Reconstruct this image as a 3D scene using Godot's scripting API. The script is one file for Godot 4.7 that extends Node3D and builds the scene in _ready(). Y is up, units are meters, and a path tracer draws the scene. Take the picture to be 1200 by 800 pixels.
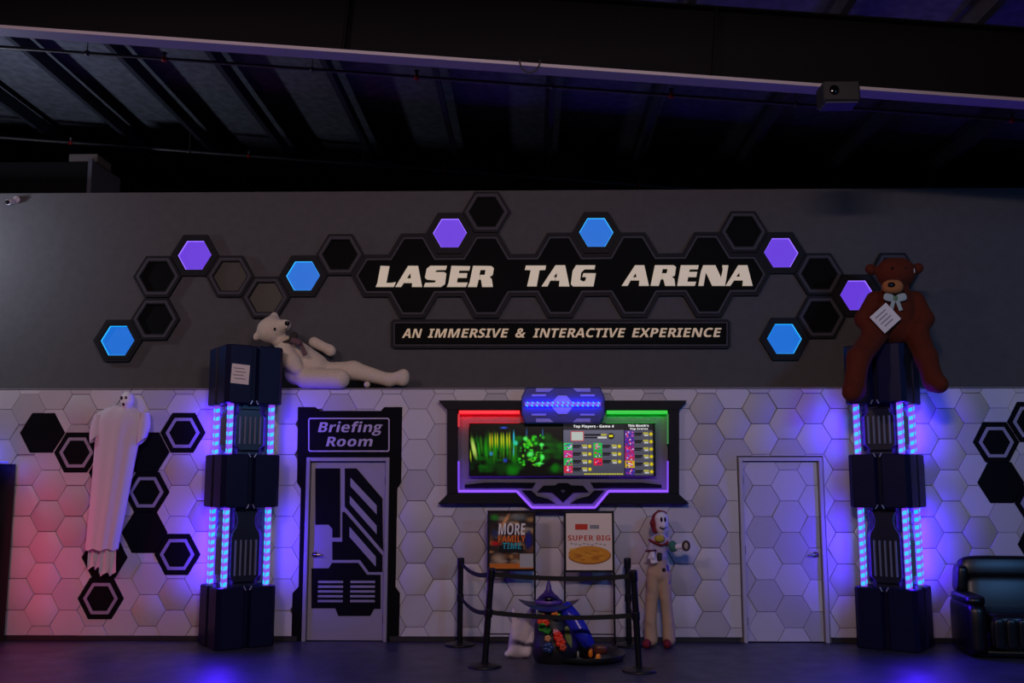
extends Node3D
# A laser tag lobby at night: a hexagon-panelled partition, two glowing columns, a score display and Halloween props.

var M := {}
var used := {}
var rng := RandomNumberGenerator.new()

# ---------------------------------------------------------------- naming and nodes
func numbered(parent: Node, called: String) -> String:
	var k := str(parent.get_instance_id()) + "/" + called
	var n: int = used.get(k, 0)
	used[k] = n + 1
	return called if n == 0 else "%s_%03d" % [called, n]

func obj(called: String, mesh, m: Material, parent: Node = self) -> MeshInstance3D:
	var o := MeshInstance3D.new()
	o.mesh = mesh.commit() if mesh is SurfaceTool else mesh
	o.material_override = m
	o.name = numbered(parent, called)
	parent.add_child(o, true)
	return o

func thing(called: String, label: String, category: String, group := "", at := Vector3.ZERO, turn := 0.0) -> Node3D:
	var o := Node3D.new()
	o.name = numbered(self, called)
	add_child(o, true)
	o.position = at
	o.rotation.y = turn
	return tag(o, label, category, group)

func tag(o: Node3D, label: String, category: String, group := "") -> Node3D:
	o.set_meta("label", label)
	o.set_meta("category", category)
	if group != "":
		o.set_meta("group", group)
	return o

func struct(called: String, mesh, m: Material, label := "") -> MeshInstance3D:
	var o := obj(called, mesh, m)
	o.set_meta("kind", "structure")
	if label != "":
		o.set_meta("label", label)
		o.set_meta("category", "structure")
	return o

# ---------------------------------------------------------------- materials
func mat(c: Color, rough := 0.8, metal := 0.0, spec := 0.5) -> StandardMaterial3D:
	var m := StandardMaterial3D.new()
	m.albedo_color = c
	m.roughness = rough
	m.metallic = metal
	m.metallic_specular = spec
	return m

func glow(c: Color, e: float, base := Color(0.5, 0.5, 0.5)) -> StandardMaterial3D:
	var m := mat(base, 0.5)
	m.emission_enabled = true
	m.emission = c
	m.emission_energy_multiplier = e
	return m

func noise_tex(freq: float, lo: Color, hi: Color, sd: int, octaves := 4, size := 512) -> NoiseTexture2D:
	var n := FastNoiseLite.new()
	n.seed = sd
	n.frequency = freq
	n.fractal_octaves = octaves
	var g := Gradient.new()
	g.set_color(0, lo)
	g.set_color(1, hi)
	var t := NoiseTexture2D.new()
	t.width = size
	t.height = size
	t.seamless = true
	t.noise = n
	t.color_ramp = g
	return t

func noisy(m: StandardMaterial3D, lo: float, hi: float, freq: float, scale: float, sd: int) -> StandardMaterial3D:
	m.albedo_texture = noise_tex(freq, Color(lo, lo, lo), Color(hi, hi, hi), sd)
	m.uv1_triplanar = true
	m.uv1_world_triplanar = true
	m.uv1_scale = Vector3.ONE * scale
	return m

func fuzzy(c: Color, sd: int) -> StandardMaterial3D:
	var m := noisy(mat(c, 0.95, 0.0, 0.2), 0.72, 1.0, 0.04, 3.0, sd)
	m.rim_enabled = true
	m.rim = 0.25
	m.rim_tint = 0.6
	return m

# ---------------------------------------------------------------- mesh helpers
func mb() -> SurfaceTool:
	var st := SurfaceTool.new()
	st.begin(Mesh.PRIMITIVE_TRIANGLES)
	return st

func tri(st: SurfaceTool, a: Vector3, b: Vector3, c: Vector3, n: Vector3) -> void:
	if (b - a).cross(c - a).dot(n) > 0.0:
		var t := b
		b = c
		c = t
	for v in [a, b, c]:
		st.set_normal(n)
		st.add_vertex(v)

func quad(st: SurfaceTool, a: Vector3, b: Vector3, c: Vector3, d: Vector3, n: Vector3) -> void:
	tri(st, a, b, c, n)
	tri(st, a, c, d, n)

# box with chamfered edges
func bx(st: SurfaceTool, c: Vector3, s: Vector3, b := 0.004, xf := Transform3D.IDENTITY) -> void:
	var h := s * 0.5
	b = minf(b, minf(h.x, minf(h.y, h.z)) * 0.95)
	var nb := xf.basis.orthonormalized()
	var V := func(sx: float, sy: float, sz: float, ax: int) -> Vector3:
		var p := Vector3(sx * (h.x - b), sy * (h.y - b), sz * (h.z - b))
		p[ax] += [sx, sy, sz][ax] * b
		return xf * (c + p)
	for ax in 3:
		var u := (ax + 1) % 3
		var w := (ax + 2) % 3
		for sg in [-1.0, 1.0]:
			var q := []
			for k in [[-1.0, -1.0], [1.0, -1.0], [1.0, 1.0], [-1.0, 1.0]]:
				var e := [0.0, 0.0, 0.0]
				e[ax] = sg
				e[u] = k[0]
				e[w] = k[1]
				q.append(V.call(e[0], e[1], e[2], ax))
			var n := Vector3.ZERO
			n[ax] = sg
			quad(st, q[0], q[1], q[2], q[3], nb * n)
	for ax in 3:  # edges along ax
		var u := (ax + 1) % 3
		var w := (ax + 2) % 3
		for su in [-1.0, 1.0]:
			for sw in [-1.0, 1.0]:
				var e0 := [0.0, 0.0, 0.0]
				e0[ax] = -1.0
				e0[u] = su
				e0[w] = sw
				var e1 := e0.duplicate()
				e1[ax] = 1.0
				var n := Vector3.ZERO
				n[u] = su
				n[w] = sw
				quad(st, V.call(e0[0], e0[1], e0[2], u), V.call(e1[0], e1[1], e1[2], u), V.call(e1[0], e1[1], e1[2], w), V.call(e0[0], e0[1], e0[2], w), nb * n.normalized())
	for sx in [-1.0, 1.0]:
		for sy in [-1.0, 1.0]:
			for sz in [-1.0, 1.0]:
				tri(st, V.call(sx, sy, sz, 0), V.call(sx, sy, sz, 1), V.call(sx, sy, sz, 2), nb * Vector3(sx, sy, sz).normalized())

func box(c: Vector3, s: Vector3, b := 0.004, xf := Transform3D.IDENTITY) -> SurfaceTool:
	var st := mb()
	bx(st, c, s, b, xf)
	return st

# box given by two corners
func span(a: Vector3, b: Vector3, ch := 0.004) -> SurfaceTool:
	return box((a + b) * 0.5, (b - a).abs(), ch)

func pts(a: Array) -> PackedVector2Array:
	var r := PackedVector2Array()
	for i in range(0, a.size(), 2):
		r.append(Vector2(a[i], a[i + 1]))
	return r

func ccw(p: PackedVector2Array) -> PackedVector2Array:
	var r := p.duplicate()
	if Geometry2D.is_polygon_clockwise(r):
		r.reverse()
	# Godot calls a polygon clockwise in its y-down axes; make the signed area positive here
	var a := 0.0
	for i in r.size():
		a += r[i].cross(r[(i + 1) % r.size()])
	if a < 0.0:
		r.reverse()
	return r

func inset(p: PackedVector2Array, b: float) -> PackedVector2Array:
	var r := PackedVector2Array()
	var n := p.size()
	for i in n:
		var d0 := (p[i] - p[(i + n - 1) % n]).normalized()
		var d1 := (p[(i + 1) % n] - p[i]).normalized()
		var n0 := Vector2(-d0.y, d0.x)
		var n1 := Vector2(-d1.y, d1.x)
		var k := n0 + n1
		var l := maxf(k.length_squared(), 0.5)
		r.append(p[i] + k * (2.0 * b / l))
	return r

# polygon in x,y raised from z0 to z1 (towards +z) with a bevelled front edge; lean tilts the front face
func plate(st: SurfaceTool, poly: PackedVector2Array, z0: float, z1: float, b := 0.003, lean := Vector2.ZERO, xf := Transform3D.IDENTITY) -> void:
	var p := ccw(poly)
	var q := inset(p, b)
	var idx := Geometry2D.triangulate_polygon(q)
	if idx.is_empty():
		q = p
		idx = Geometry2D.triangulate_polygon(q)
	var mid := Vector2.ZERO
	for v in p:
		mid += v / p.size()
	var F := func(v: Vector2) -> Vector3:
		return xf * Vector3(v.x, v.y, z1 + lean.dot(v - mid))
	var nb := xf.basis
	var n := (nb * Vector3(-lean.x, -lean.y, 1.0)).normalized()
	for i in range(0, idx.size(), 3):
		tri(st, F.call(q[idx[i]]), F.call(q[idx[i + 1]]), F.call(q[idx[i + 2]]), n)
	for i in p.size():
		var j := (i + 1) % p.size()
		var d := (p[j] - p[i]).normalized()
		var sn := (nb * Vector3(d.y, -d.x, 0.0)).normalized()
		var lo := Vector3(0, 0, b)
		var a: Vector3 = xf * (Vector3(p[i].x, p[i].y, z1 + lean.dot(p[i] - mid)) - lo)
		var c: Vector3 = xf * (Vector3(p[j].x, p[j].y, z1 + lean.dot(p[j] - mid)) - lo)
		quad(st, xf * Vector3(p[i].x, p[i].y, z0), xf * Vector3(p[j].x, p[j].y, z0), c, a, sn)
		if b > 0.0:
			quad(st, a, c, F.call(q[j]), F.call(q[i]), (sn + n).normalized())

func plated(poly: PackedVector2Array, z0: float, z1: float, b := 0.003) -> SurfaceTool:
	var st := mb()
	plate(st, poly, z0, z1, b)
	return st

# the band between an outline and the same outline moved inwards
func band(st: SurfaceTool, poly: PackedVector2Array, d0: float, d1: float, z0: float, z1: float) -> void:
	var p := ccw(poly)
	var a := inset(p, d0) if d0 > 0.0 else p
	var b := inset(p, d1)
	for i in p.size():
		var j := (i + 1) % p.size()
		var d := (p[j] - p[i]).normalized()
		var sn := Vector3(d.y, -d.x, 0)
		var V := func(v: Vector2, z: float) -> Vector3: return Vector3(v.x, v.y, z)
		quad(st, V.call(a[i], z1), V.call(a[j], z1), V.call(b[j], z1), V.call(b[i], z1), Vector3(0, 0, 1))
		quad(st, V.call(a[i], z0), V.call(a[j], z0), V.call(a[j], z1), V.call(a[i], z1), sn)
		quad(st, V.call(b[i], z0), V.call(b[j], z0), V.call(b[j], z1), V.call(b[i], z1), -sn)

func banded(poly: PackedVector2Array, d0: float, d1: float, z0: float, z1: float) -> SurfaceTool:
	var st := mb()
	band(st, poly, d0, d1, z0, z1)
	return st

func hexa(c: Vector2, r: float) -> PackedVector2Array:
	var p := PackedVector2Array()
	for k in 6:
		p.append(c + Vector2(r, 0).rotated(k * PI / 3.0))
	return p

func rect(x0: float, y0: float, x1: float, y1: float, ch := 0.0) -> PackedVector2Array:
	if ch <= 0.0:
		return pts([x0, y0, x1, y0, x1, y1, x0, y1])
	return pts([x0 + ch, y0, x1 - ch, y0, x1, y0 + ch, x1, y1 - ch, x1 - ch, y1, x0 + ch, y1, x0, y1 - ch, x0, y0 + ch])

# round bar through points
func tube(st: SurfaceTool, p: Array, r, sides := 8, caps := true) -> void:
	var rings := []
	var prev := Vector3.ZERO
	for i in p.size():
		var d: Vector3 = (p[mini(i + 1, p.size() - 1)] - p[maxi(i - 1, 0)]).normalized()
		var u := prev - d * prev.dot(d)
		if u.length() < 0.01:
			u = d.cross(Vector3.UP if absf(d.y) < 0.9 else Vector3.RIGHT)
		u = u.normalized()
		prev = u
		var w := d.cross(u)
		var rr: float = r[i] if r is Array else r
		var ring := []
		for k in sides:
			var t := TAU * k / sides
			var n := u * cos(t) + w * sin(t)
			ring.append([p[i] + n * rr, n])
		rings.append(ring)
	for i in p.size() - 1:
		for k in sides:
			var a: Array = rings[i][k]
			var b: Array = rings[i][(k + 1) % sides]
			var c: Array = rings[i + 1][(k + 1) % sides]
			var e: Array = rings[i + 1][k]
			smooth(st, [a, b, c])
			smooth(st, [a, c, e])
	if caps:
		for s in [0, p.size() - 1]:
			var n: Vector3 = (p[s] - p[1 if s == 0 else s - 1]).normalized()
			for k in sides:
				tri(st, p[s], rings[s][k][0], rings[s][(k + 1) % sides][0], n)

func tubed(p: Array, r, sides := 8) -> SurfaceTool:
	var st := mb()
	tube(st, p, r, sides)
	return st

func smooth(st: SurfaceTool, v: Array) -> void:
	var o := v
	if (v[1][0] - v[0][0]).cross(v[2][0] - v[0][0]).dot(v[0][1] + v[1][1] + v[2][1]) > 0.0:
		o = [v[0], v[2], v[1]]
	for e in o:
		st.set_normal(e[1])
		st.add_vertex(e[0])

# surface through a grid of points, normals from the grid
func sheet(st: SurfaceTool, g: Array, wrap := false) -> void:
	var rows := g.size()
	var cols: int = g[0].size()
	var N := []
	for i in rows:
		var r := []
		for j in cols:
			var a: Vector3 = g[mini(i + 1, rows - 1)][j] - g[maxi(i - 1, 0)][j]
			var l := (j + cols - 1) % cols if wrap else maxi(j - 1, 0)
			var q := (j + 1) % cols if wrap else mini(j + 1, cols - 1)
			var b: Vector3 = g[i][q] - g[i][l]
			r.append(a.cross(b).normalized())
		N.append(r)
	for i in rows - 1:
		for j in (cols if wrap else cols - 1):
			var k := (j + 1) % cols
			smooth(st, [[g[i][j], N[i][j]], [g[i][k], N[i][k]], [g[i + 1][k], N[i + 1][k]]])
			smooth(st, [[g[i][j], N[i][j]], [g[i + 1][k], N[i + 1][k]], [g[i + 1][j], N[i + 1][j]]])

# profile [radius, height] turned round the y axis
func lathe(st: SurfaceTool, prof: Array, sides := 20, xf := Transform3D.IDENTITY) -> void:
	var g := []
	for e in prof:
		var r := []
		for k in sides:
			var t := TAU * k / sides
			r.append(xf * Vector3(e[0] * cos(t), e[1], e[0] * sin(t)))
		g.append(r)
	var N := []
	for i in prof.size():
		var d: Vector2 = Vector2(prof[mini(i + 1, prof.size() - 1)][0], prof[mini(i + 1, prof.size() - 1)][1]) - Vector2(prof[maxi(i - 1, 0)][0], prof[maxi(i - 1, 0)][1])
		N.append(Vector2(d.y, -d.x).normalized())
	for i in prof.size() - 1:
		for k in sides:
			var j := (k + 1) % sides
			var nn := func(q: int, s: int) -> Vector3:
				var t := TAU * s / sides
				return (xf.basis * Vector3(N[q].x * cos(t), N[q].y, N[q].x * sin(t))).normalized()
			var a := [g[i][k], nn.call(i, k)]
			var b := [g[i][j], nn.call(i, j)]
			var c := [g[i + 1][j], nn.call(i + 1, j)]
			var e := [g[i + 1][k], nn.call(i + 1, k)]
			smooth(st, [a, b, c])
			smooth(st, [a, c, e])

func lathed(prof: Array, sides := 20, xf := Transform3D.IDENTITY) -> SurfaceTool:
	var st := mb()
	lathe(st, prof, sides, xf)
	return st

# pillow shape: a superellipsoid
func pillow(st: SurfaceTool, c: Vector3, s: Vector3, e := 0.35, xf := Transform3D.IDENTITY, nu := 20, nv := 12) -> void:
	var f := func(x: float) -> float: return signf(x) * pow(absf(x), e)
	var g := []
	for i in nv + 1:
		var v := -PI / 2 + PI * i / nv
		var r := []
		for j in nu:
			var u := TAU * j / nu
			r.append(xf * (c + Vector3(f.call(cos(v)) * f.call(cos(u)) * s.x, f.call(sin(v)) * s.y, f.call(cos(v)) * f.call(sin(u)) * s.z) * 0.5))
		g.append(r)
	var mid := xf * c
	for i in nv:
		for j in nu:
			var k := (j + 1) % nu
			var q := [g[i][j], g[i][k], g[i + 1][k], g[i + 1][j]]
			var w := []
			for p in q:
				var l: Vector3 = xf.affine_inverse() * p - c
				var nn := Vector3(signf(l.x) * pow(absf(l.x / s.x), 2.0 / e - 1.0) / s.x, signf(l.y) * pow(absf(l.y / s.y), 2.0 / e - 1.0) / s.y, signf(l.z) * pow(absf(l.z / s.z), 2.0 / e - 1.0) / s.z)
				w.append([p, (xf.basis * nn.normalized()).normalized() if nn.length() > 0.0 else (p - mid).normalized()])
			smooth(st, [w[0], w[1], w[2]])
			smooth(st, [w[0], w[2], w[3]])

func pillowed(c: Vector3, s: Vector3, e := 0.35, xf := Transform3D.IDENTITY) -> SurfaceTool:
	var st := mb()
	pillow(st, c, s, e, xf)
	return st

func ball(c: Vector3, r: float, s := Vector3.ONE) -> SurfaceTool:
	return pillowed(c, s * r * 2.0, 1.0)

# one continuous surface round tapered bones [a, b, ra, rb], joined smoothly
func blob(bones: Array, cell: float, k: float) -> ArrayMesh:
	var lo := Vector3.ONE * 1e9
	var hi := -lo
	for b in bones:
		for e in 2:
			var r: Vector3 = Vector3.ONE * (b[2 + e] + cell * 3.0)
			lo = lo.min(b[e] - r)
			hi = hi.max(b[e] + r)
	var nx := int((hi.x - lo.x) / cell) + 2
	var ny := int((hi.y - lo.y) / cell) + 2
	var nz := int((hi.z - lo.z) / cell) + 2
	var f := PackedFloat32Array()
	f.resize(nx * ny * nz)
	f.fill(1.0)
	for b in bones:
		var A: Vector3 = b[0]
		var ab: Vector3 = b[1] - A
		var ll := maxf(ab.length_squared(), 1e-9)
		var rm := maxf(b[2], b[3]) + cell * 3.0 + k
		var p0 := ((A.min(b[1]) - Vector3.ONE * rm - lo) / cell).floor().clamp(Vector3.ZERO, Vector3(nx - 1, ny - 1, nz - 1))
		var p1 := ((A.max(b[1]) + Vector3.ONE * rm - lo) / cell).ceil().clamp(Vector3.ZERO, Vector3(nx - 1, ny - 1, nz - 1))
		for z in range(int(p0.z), int(p1.z) + 1):
			for y in range(int(p0.y), int(p1.y) + 1):
				var at := (z * ny + y) * nx
				for x in range(int(p0.x), int(p1.x) + 1):
					var p := lo + Vector3(x, y, z) * cell - A
					var t := clampf(p.dot(ab) / ll, 0.0, 1.0)
					var d := (p - ab * t).length() - lerpf(b[2], b[3], t)
					var o := f[at + x]
					var h := maxf(k - absf(o - d), 0.0) / k
					f[at + x] = minf(o, d) - h * h * k * 0.25
	var st_v := PackedVector3Array()
	var st_n := PackedVector3Array()
	var idx := PackedInt32Array()
	var where := {}
	var dx := 1
	var dy := nx
	var dz := nx * ny
	for z in nz - 1:
		for y in ny - 1:
			for x in nx - 1:
				var i := z * dz + y * dy + x
				var c := [f[i], f[i + dx], f[i + dy], f[i + dx + dy], f[i + dz], f[i + dx + dz], f[i + dy + dz], f[i + dx + dy + dz]]
				var neg := 0
				for v in c:
					if v < 0.0:
						neg += 1
				if neg == 0 or neg == 8:
					continue
				var s := Vector3.ZERO
				var m := 0
				for e in [[0, 1], [2, 3], [4, 5], [6, 7], [0, 2], [1, 3], [4, 6], [5, 7], [0, 4], [1, 5], [2, 6], [3, 7]]:
					var va: float = c[e[0]]
					var vb: float = c[e[1]]
					if (va < 0.0) != (vb < 0.0):
						var t := va / (va - vb)
						var pa := Vector3(e[0] & 1, (e[0] >> 1) & 1, e[0] >> 2)
						var pb := Vector3(e[1] & 1, (e[1] >> 1) & 1, e[1] >> 2)
						s += pa.lerp(pb, t)
						m += 1
				s /= m
				where[i] = st_v.size()
				st_v.append(lo + (Vector3(x, y, z) + s) * cell)
				var gx: float = lerpf(lerpf(c[1] - c[0], c[3] - c[2], s.y), lerpf(c[5] - c[4], c[7] - c[6], s.y), s.z)
				var gy: float = lerpf(lerpf(c[2] - c[0], c[3] - c[1], s.x), lerpf(c[6] - c[4], c[7] - c[5], s.x), s.z)
				var gz: float = lerpf(lerpf(c[4] - c[0], c[5] - c[1], s.x), lerpf(c[6] - c[2], c[7] - c[3], s.x), s.y)
				st_n.append(Vector3(gx, gy, gz).normalized())
	for i in where:
		for ax in 3:
			var da: int = [dx, dy, dz][ax]
			var db: int = [dy, dz, dx][ax]
			var dc: int = [dz, dx, dy][ax]
			if (f[i] < 0.0) == (f[i + da] < 0.0):
				continue
			if not (where.has(i - db) and where.has(i - dc) and where.has(i - db - dc)):
				continue
			var q := [where[i], where[i - db], where[i - db - dc], where[i - dc]]
			if f[i] > 0.0:
				q = [q[0], q[3], q[2], q[1]]
			idx.append_array(PackedInt32Array([q[0], q[2], q[1], q[0], q[3], q[2]]))
	var arr := []
	arr.resize(Mesh.ARRAY_MAX)
	arr[Mesh.ARRAY_VERTEX] = st_v
	arr[Mesh.ARRAY_NORMAL] = st_n
	arr[Mesh.ARRAY_INDEX] = idx
	var me := ArrayMesh.new()
	me.add_surface_from_arrays(Mesh.PRIMITIVE_TRIANGLES, arr)
	return me

# lettering: stretched and slanted, lower left corner of the line at `at`, fitted to width and height
func lettering(text: String, at: Vector3, width: float, height: float, slant: float, depth: float, serif := false) -> SurfaceTool:
	var t := TextMesh.new()
	var fo := SystemFont.new()
	fo.font_names = PackedStringArray(["Droid Serif" if serif else "Droid Sans"])
	fo.font_weight = 700
	t.font = fo
	t.text = text
	t.font_size = 64
	t.pixel_size = 0.01
	t.depth = 0.05
	t.horizontal_alignment = HORIZONTAL_ALIGNMENT_LEFT
	var a := t.get_mesh_arrays()
	var lo := Vector3.ONE * 1e9
	var hi := -lo
	for v in a[Mesh.ARRAY_VERTEX]:
		lo = lo.min(v)
		hi = hi.max(v)
	var sx := (width - slant * height) / (hi.x - lo.x)
	var sy := height / (hi.y - lo.y)
	var b := Basis(Vector3(sx, 0, 0), Vector3(slant * sy, sy, 0), Vector3(0, 0, depth / 0.05))
	var st := mb()
	st.append_from(t, 0, Transform3D(b, at - b * Vector3(lo.x, lo.y, lo.z)))
	return st

func strip_light(called: String, parent: Node, at: Vector3, look: Vector3, size: Vector2, c: Color, e: float, up := Vector3.UP) -> AreaLight3D:
	var l := AreaLight3D.new()
	l.name = numbered(parent, called)
	l.area_size = size
	l.light_color = c
	l.light_energy = e
	l.area_range = 40.0
	l.area_attenuation = 2.0
	l.shadow_enabled = true
	parent.add_child(l, true)
	l.position = at
	var z := -look.normalized()
	var x := up.cross(z).normalized()
	l.basis = Basis(x, z.cross(x), z)
	return l

# ---------------------------------------------------------------- scene
const VIOLET := Color(0.50, 0.24, 1.0)
const CYAN := Color(0.05, 0.80, 1.0)

func _ready() -> void:
	rng.seed = 7
	var cam := Camera3D.new()
	cam.name = "camera"
	cam.fov = 37.84
	cam.position = Vector3(0, 1.90, 12.23)
	cam.rotation_degrees = Vector3(7.95, 1.08, 0)
	cam.near = 0.1
	cam.far = 80.0
	add_child(cam)
	cam.current = true
	var env := Environment.new()
	env.background_mode = Environment.BG_COLOR
	env.background_color = Color(0, 0, 0)
	env.ambient_light_source = Environment.AMBIENT_SOURCE_DISABLED
	env.tonemap_mode = Environment.TONE_MAPPER_LINEAR
	env.tonemap_exposure = 1.0
	env.sdfgi_enabled = true
	env.ssao_enabled = true
	env.ssil_enabled = true
	var we := WorldEnvironment.new()
	we.name = "environment"
	we.environment = env
	add_child(we)
	make_materials()
	hall_lamps()
	hall()
	roof_steel()
	mural()
	briefing_door()
	hex_door()
	score_display()
	wall_sign()
	tagline()
	column(Vector3(-3.464, 0, 0.252), 35.0, "left")
	column(Vector3(4.214, 0, 0.257), -35.0, "right")
	polar_bear()
	brown_bear()
	hanging_ghost()
	stanchions()
	posters()
	witch_heap()
	floor_ghost()
	costume_doll()
	recliner()
	arcade_cabinet()
	small_things()

func make_materials() -> void:
	M.upper = noisy(mat(Color(0.33, 0.325, 0.33), 0.9, 0.0, 0.3), 0.94, 1.0, 0.02, 0.6, 3)
	M.backing = mat(Color(0.38, 0.37, 0.39), 0.85)
	M.tiles = [mat(Color(0.78, 0.76, 0.77), 0.6), mat(Color(0.73, 0.71, 0.72), 0.6), mat(Color(0.69, 0.67, 0.68), 0.6), mat(Color(0.76, 0.74, 0.75), 0.6)]
	M.tile_dark = mat(Color(0.05, 0.05, 0.06), 0.7, 0.0, 0.2)
	M.tile_ring = mat(Color(0.58, 0.56, 0.62), 0.6)
	M.black = mat(Color(0.07, 0.07, 0.075), 0.6)
	M.hall_black = mat(Color(0.10, 0.10, 0.11), 0.9)
	M.floor = floor_material()
	M.base = mat(Color(0.13, 0.12, 0.12), 0.6)
	M.roof = noisy(mat(Color(0.56, 0.57, 0.62), 0.7), 0.7, 1.0, 0.03, 0.35, 9)
	M.steel_dark = mat(Color(0.05, 0.05, 0.06), 0.75, 0.0, 0.2)
	M.purlin = mat(Color(0.24, 0.25, 0.29), 0.6)
	M.flange = mat(Color(0.60, 0.58, 0.62), 0.6)
	M.pipe = mat(Color(0.40, 0.38, 0.38), 0.45, 0.5)
	M.red_fitting = mat(Color(0.75, 0.08, 0.08), 0.4)
	M.frame_dark = mat(Color(0.09, 0.09, 0.105), 0.6, 0.0, 0.3)
	M.frame_line = mat(Color(0.26, 0.255, 0.28), 0.6, 0.0, 0.3)
	M.field = mat(Color(0.04, 0.045, 0.045), 0.7, 0.0, 0.2)
	M.column = mat(Color(0.05, 0.06, 0.19), 0.42, 0.0, 0.3)
	M.column_core = mat(Color(0.12, 0.12, 0.18), 0.3)
	M.core = mat(Color(0.42, 0.42, 0.48), 0.4)
	M.clip = mat(Color(0.75, 0.75, 0.8), 0.3, 0.6)
	M.led_body = glow(Color(0.56, 0.28, 1.0), 0.8)
	M.led_cell = glow(CYAN, 1.05)
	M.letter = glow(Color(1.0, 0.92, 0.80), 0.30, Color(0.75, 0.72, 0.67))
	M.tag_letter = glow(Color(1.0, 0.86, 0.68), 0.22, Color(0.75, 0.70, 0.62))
	M.print_light = mat(Color(0.72, 0.68, 0.74), 0.6)
	M.door_paint = mat(Color(0.58, 0.56, 0.61), 0.5)
	M.chrome = mat(Color(0.80, 0.76, 0.70), 0.22, 1.0)
	M.hinge = mat(Color(0.15, 0.14, 0.14), 0.4, 0.6)
	M.belt = mat(Color(0.05, 0.05, 0.06), 0.8)
	M.post = mat(Color(0.045, 0.045, 0.055), 0.35)
	M.leather = mat(Color(0.04, 0.04, 0.048), 0.36)
	M.white_fur = fuzzy(Color(0.95, 0.89, 0.80), 21)
	M.brown_fur = fuzzy(Color(0.40, 0.175, 0.11), 22)
	M.tan_fur = fuzzy(Color(0.74, 0.47, 0.27), 23)
	M.gloss_black = mat(Color(0.02, 0.02, 0.02), 0.15)
	M.paper = mat(Color(0.86, 0.82, 0.78), 0.8)
	M.ink = mat(Color(0.45, 0.42, 0.42), 0.8)
	M.gauze = mat(Color(0.86, 0.82, 0.86), 0.95)
	M.gauze.backlight_enabled = true
	M.gauze.backlight = Color(0.5, 0.48, 0.5)

func floor_material() -> StandardMaterial3D:
	var m := noisy(mat(Color(0.23, 0.24, 0.31), 0.46), 0.75, 1.0, 0.012, 0.25, 5)
	m.roughness_texture = noise_tex(0.02, Color(0.75, 0.75, 0.75), Color(1, 1, 1), 6)
	return m

# ---------------------------------------------------------------- lamps of the hall behind the photographer
func hall_lamps() -> void:
	var spots := [
		[Vector3(-4.5, 5.9, 8.5), Color(1.0, 0.84, 0.86), 11.5, "pale pink"],
		[Vector3(0.8, 5.5, 9.5), Color(1.0, 0.87, 0.86), 18.0, "warm white"],
		[Vector3(6.5, 4.4, 8.0), Color(0.42, 0.68, 1.0), 12.0, "blue"]]
	for s in spots:
		var t := thing("ceiling_lamp", "dimmed %s flat ceiling lamp hung above the lobby, out of frame" % s[3], "lamp", "", s[0])
		obj("housing", box(Vector3(0, 0.0, 0.12), Vector3(1.3, 0.24, 0.20), 0.01), M.black, t)
		obj("visor", box(Vector3(0, 0.14, -0.40), Vector3(1.6, 0.02, 1.10), 0.004), M.black, t)
		obj("hanger", tubed([Vector3(0, 0.12, 0.12), Vector3(0, 6.75 - 0.0833 * s[0].x - s[0].y, 0.12)], 0.012, 6), M.black, t)
		obj("lamp_diffuser", box(Vector3(0, 0, 0), Vector3(1.2, 0.12, 0.02), 0.004), glow(s[1], 1.2), t)
		strip_light("lamp_light", t, Vector3(0, 0, -0.03), Vector3(0, 0, -1), Vector2(1.2, 0.12), s[1], s[2])

	# globe lamp over the next bay, beyond the left edge of the frame
	var gl := thing("globe_lamp", "white globe lamp hung in the next bay, out of frame at left", "lamp", "", Vector3(-7.7, 4.9, 0.7))
	obj("globe", ball(Vector3.ZERO, 0.16), glow(Color(0.86, 0.90, 1.0), 2.0), gl)
	obj("cord", tubed([Vector3(0, 0.15, 0), Vector3(0, 2.40, 0)], 0.01, 6), M.black, gl)
	var om := OmniLight3D.new()
	om.name = "globe_light"
	om.light_color = Color(0.86, 0.90, 1.0)
	om.light_energy = 2.6
	om.light_size = 0.14
	om.omni_range = 40.0
	om.omni_attenuation = 2.0
	om.shadow_enabled = true
	gl.add_child(om)

# ---------------------------------------------------------------- the hall
func hall() -> void:
	struct("floor", box(Vector3(0, -0.15, 7.0), Vector3(24, 0.30, 25), 0.0), M.floor)
	struct("wall_left", box(Vector3(-11.9, 4.0, 7.0), Vector3(0.2, 8.4, 25), 0.0), M.hall_black)
	struct("wall_right", box(Vector3(11.9, 3.4, 7.0), Vector3(0.2, 7.2, 25), 0.0), M.hall_black)
	struct("wall_rear", box(Vector3(0, 4.0, 19.4), Vector3(24, 8.4, 0.2), 0.0), M.hall_black)
	struct("wall_far", box(Vector3(0, 4.0, -5.4), Vector3(24, 8.4, 0.2), 0.0), M.hall_black)
	# upper partition, set back from the panelled wall below it
	struct("wall_upper", span(Vector3(-11.8, 2.9, -0.70), Vector3(11.8, 5.69, -0.50), 0.006), M.upper)
	# roof deck with its ribs, falling to the right one in twelve
	var xf := Transform3D(Basis(Vector3(0, 0, 1), -atan(0.0833)), Vector3(0, 6.93, 0))
	var st := mb()
	bx(st, Vector3(0, 0.06, 7.0), Vector3(24.4, 0.10, 25), 0.0, xf)
	struct("ceiling", st, M.roof)

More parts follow.
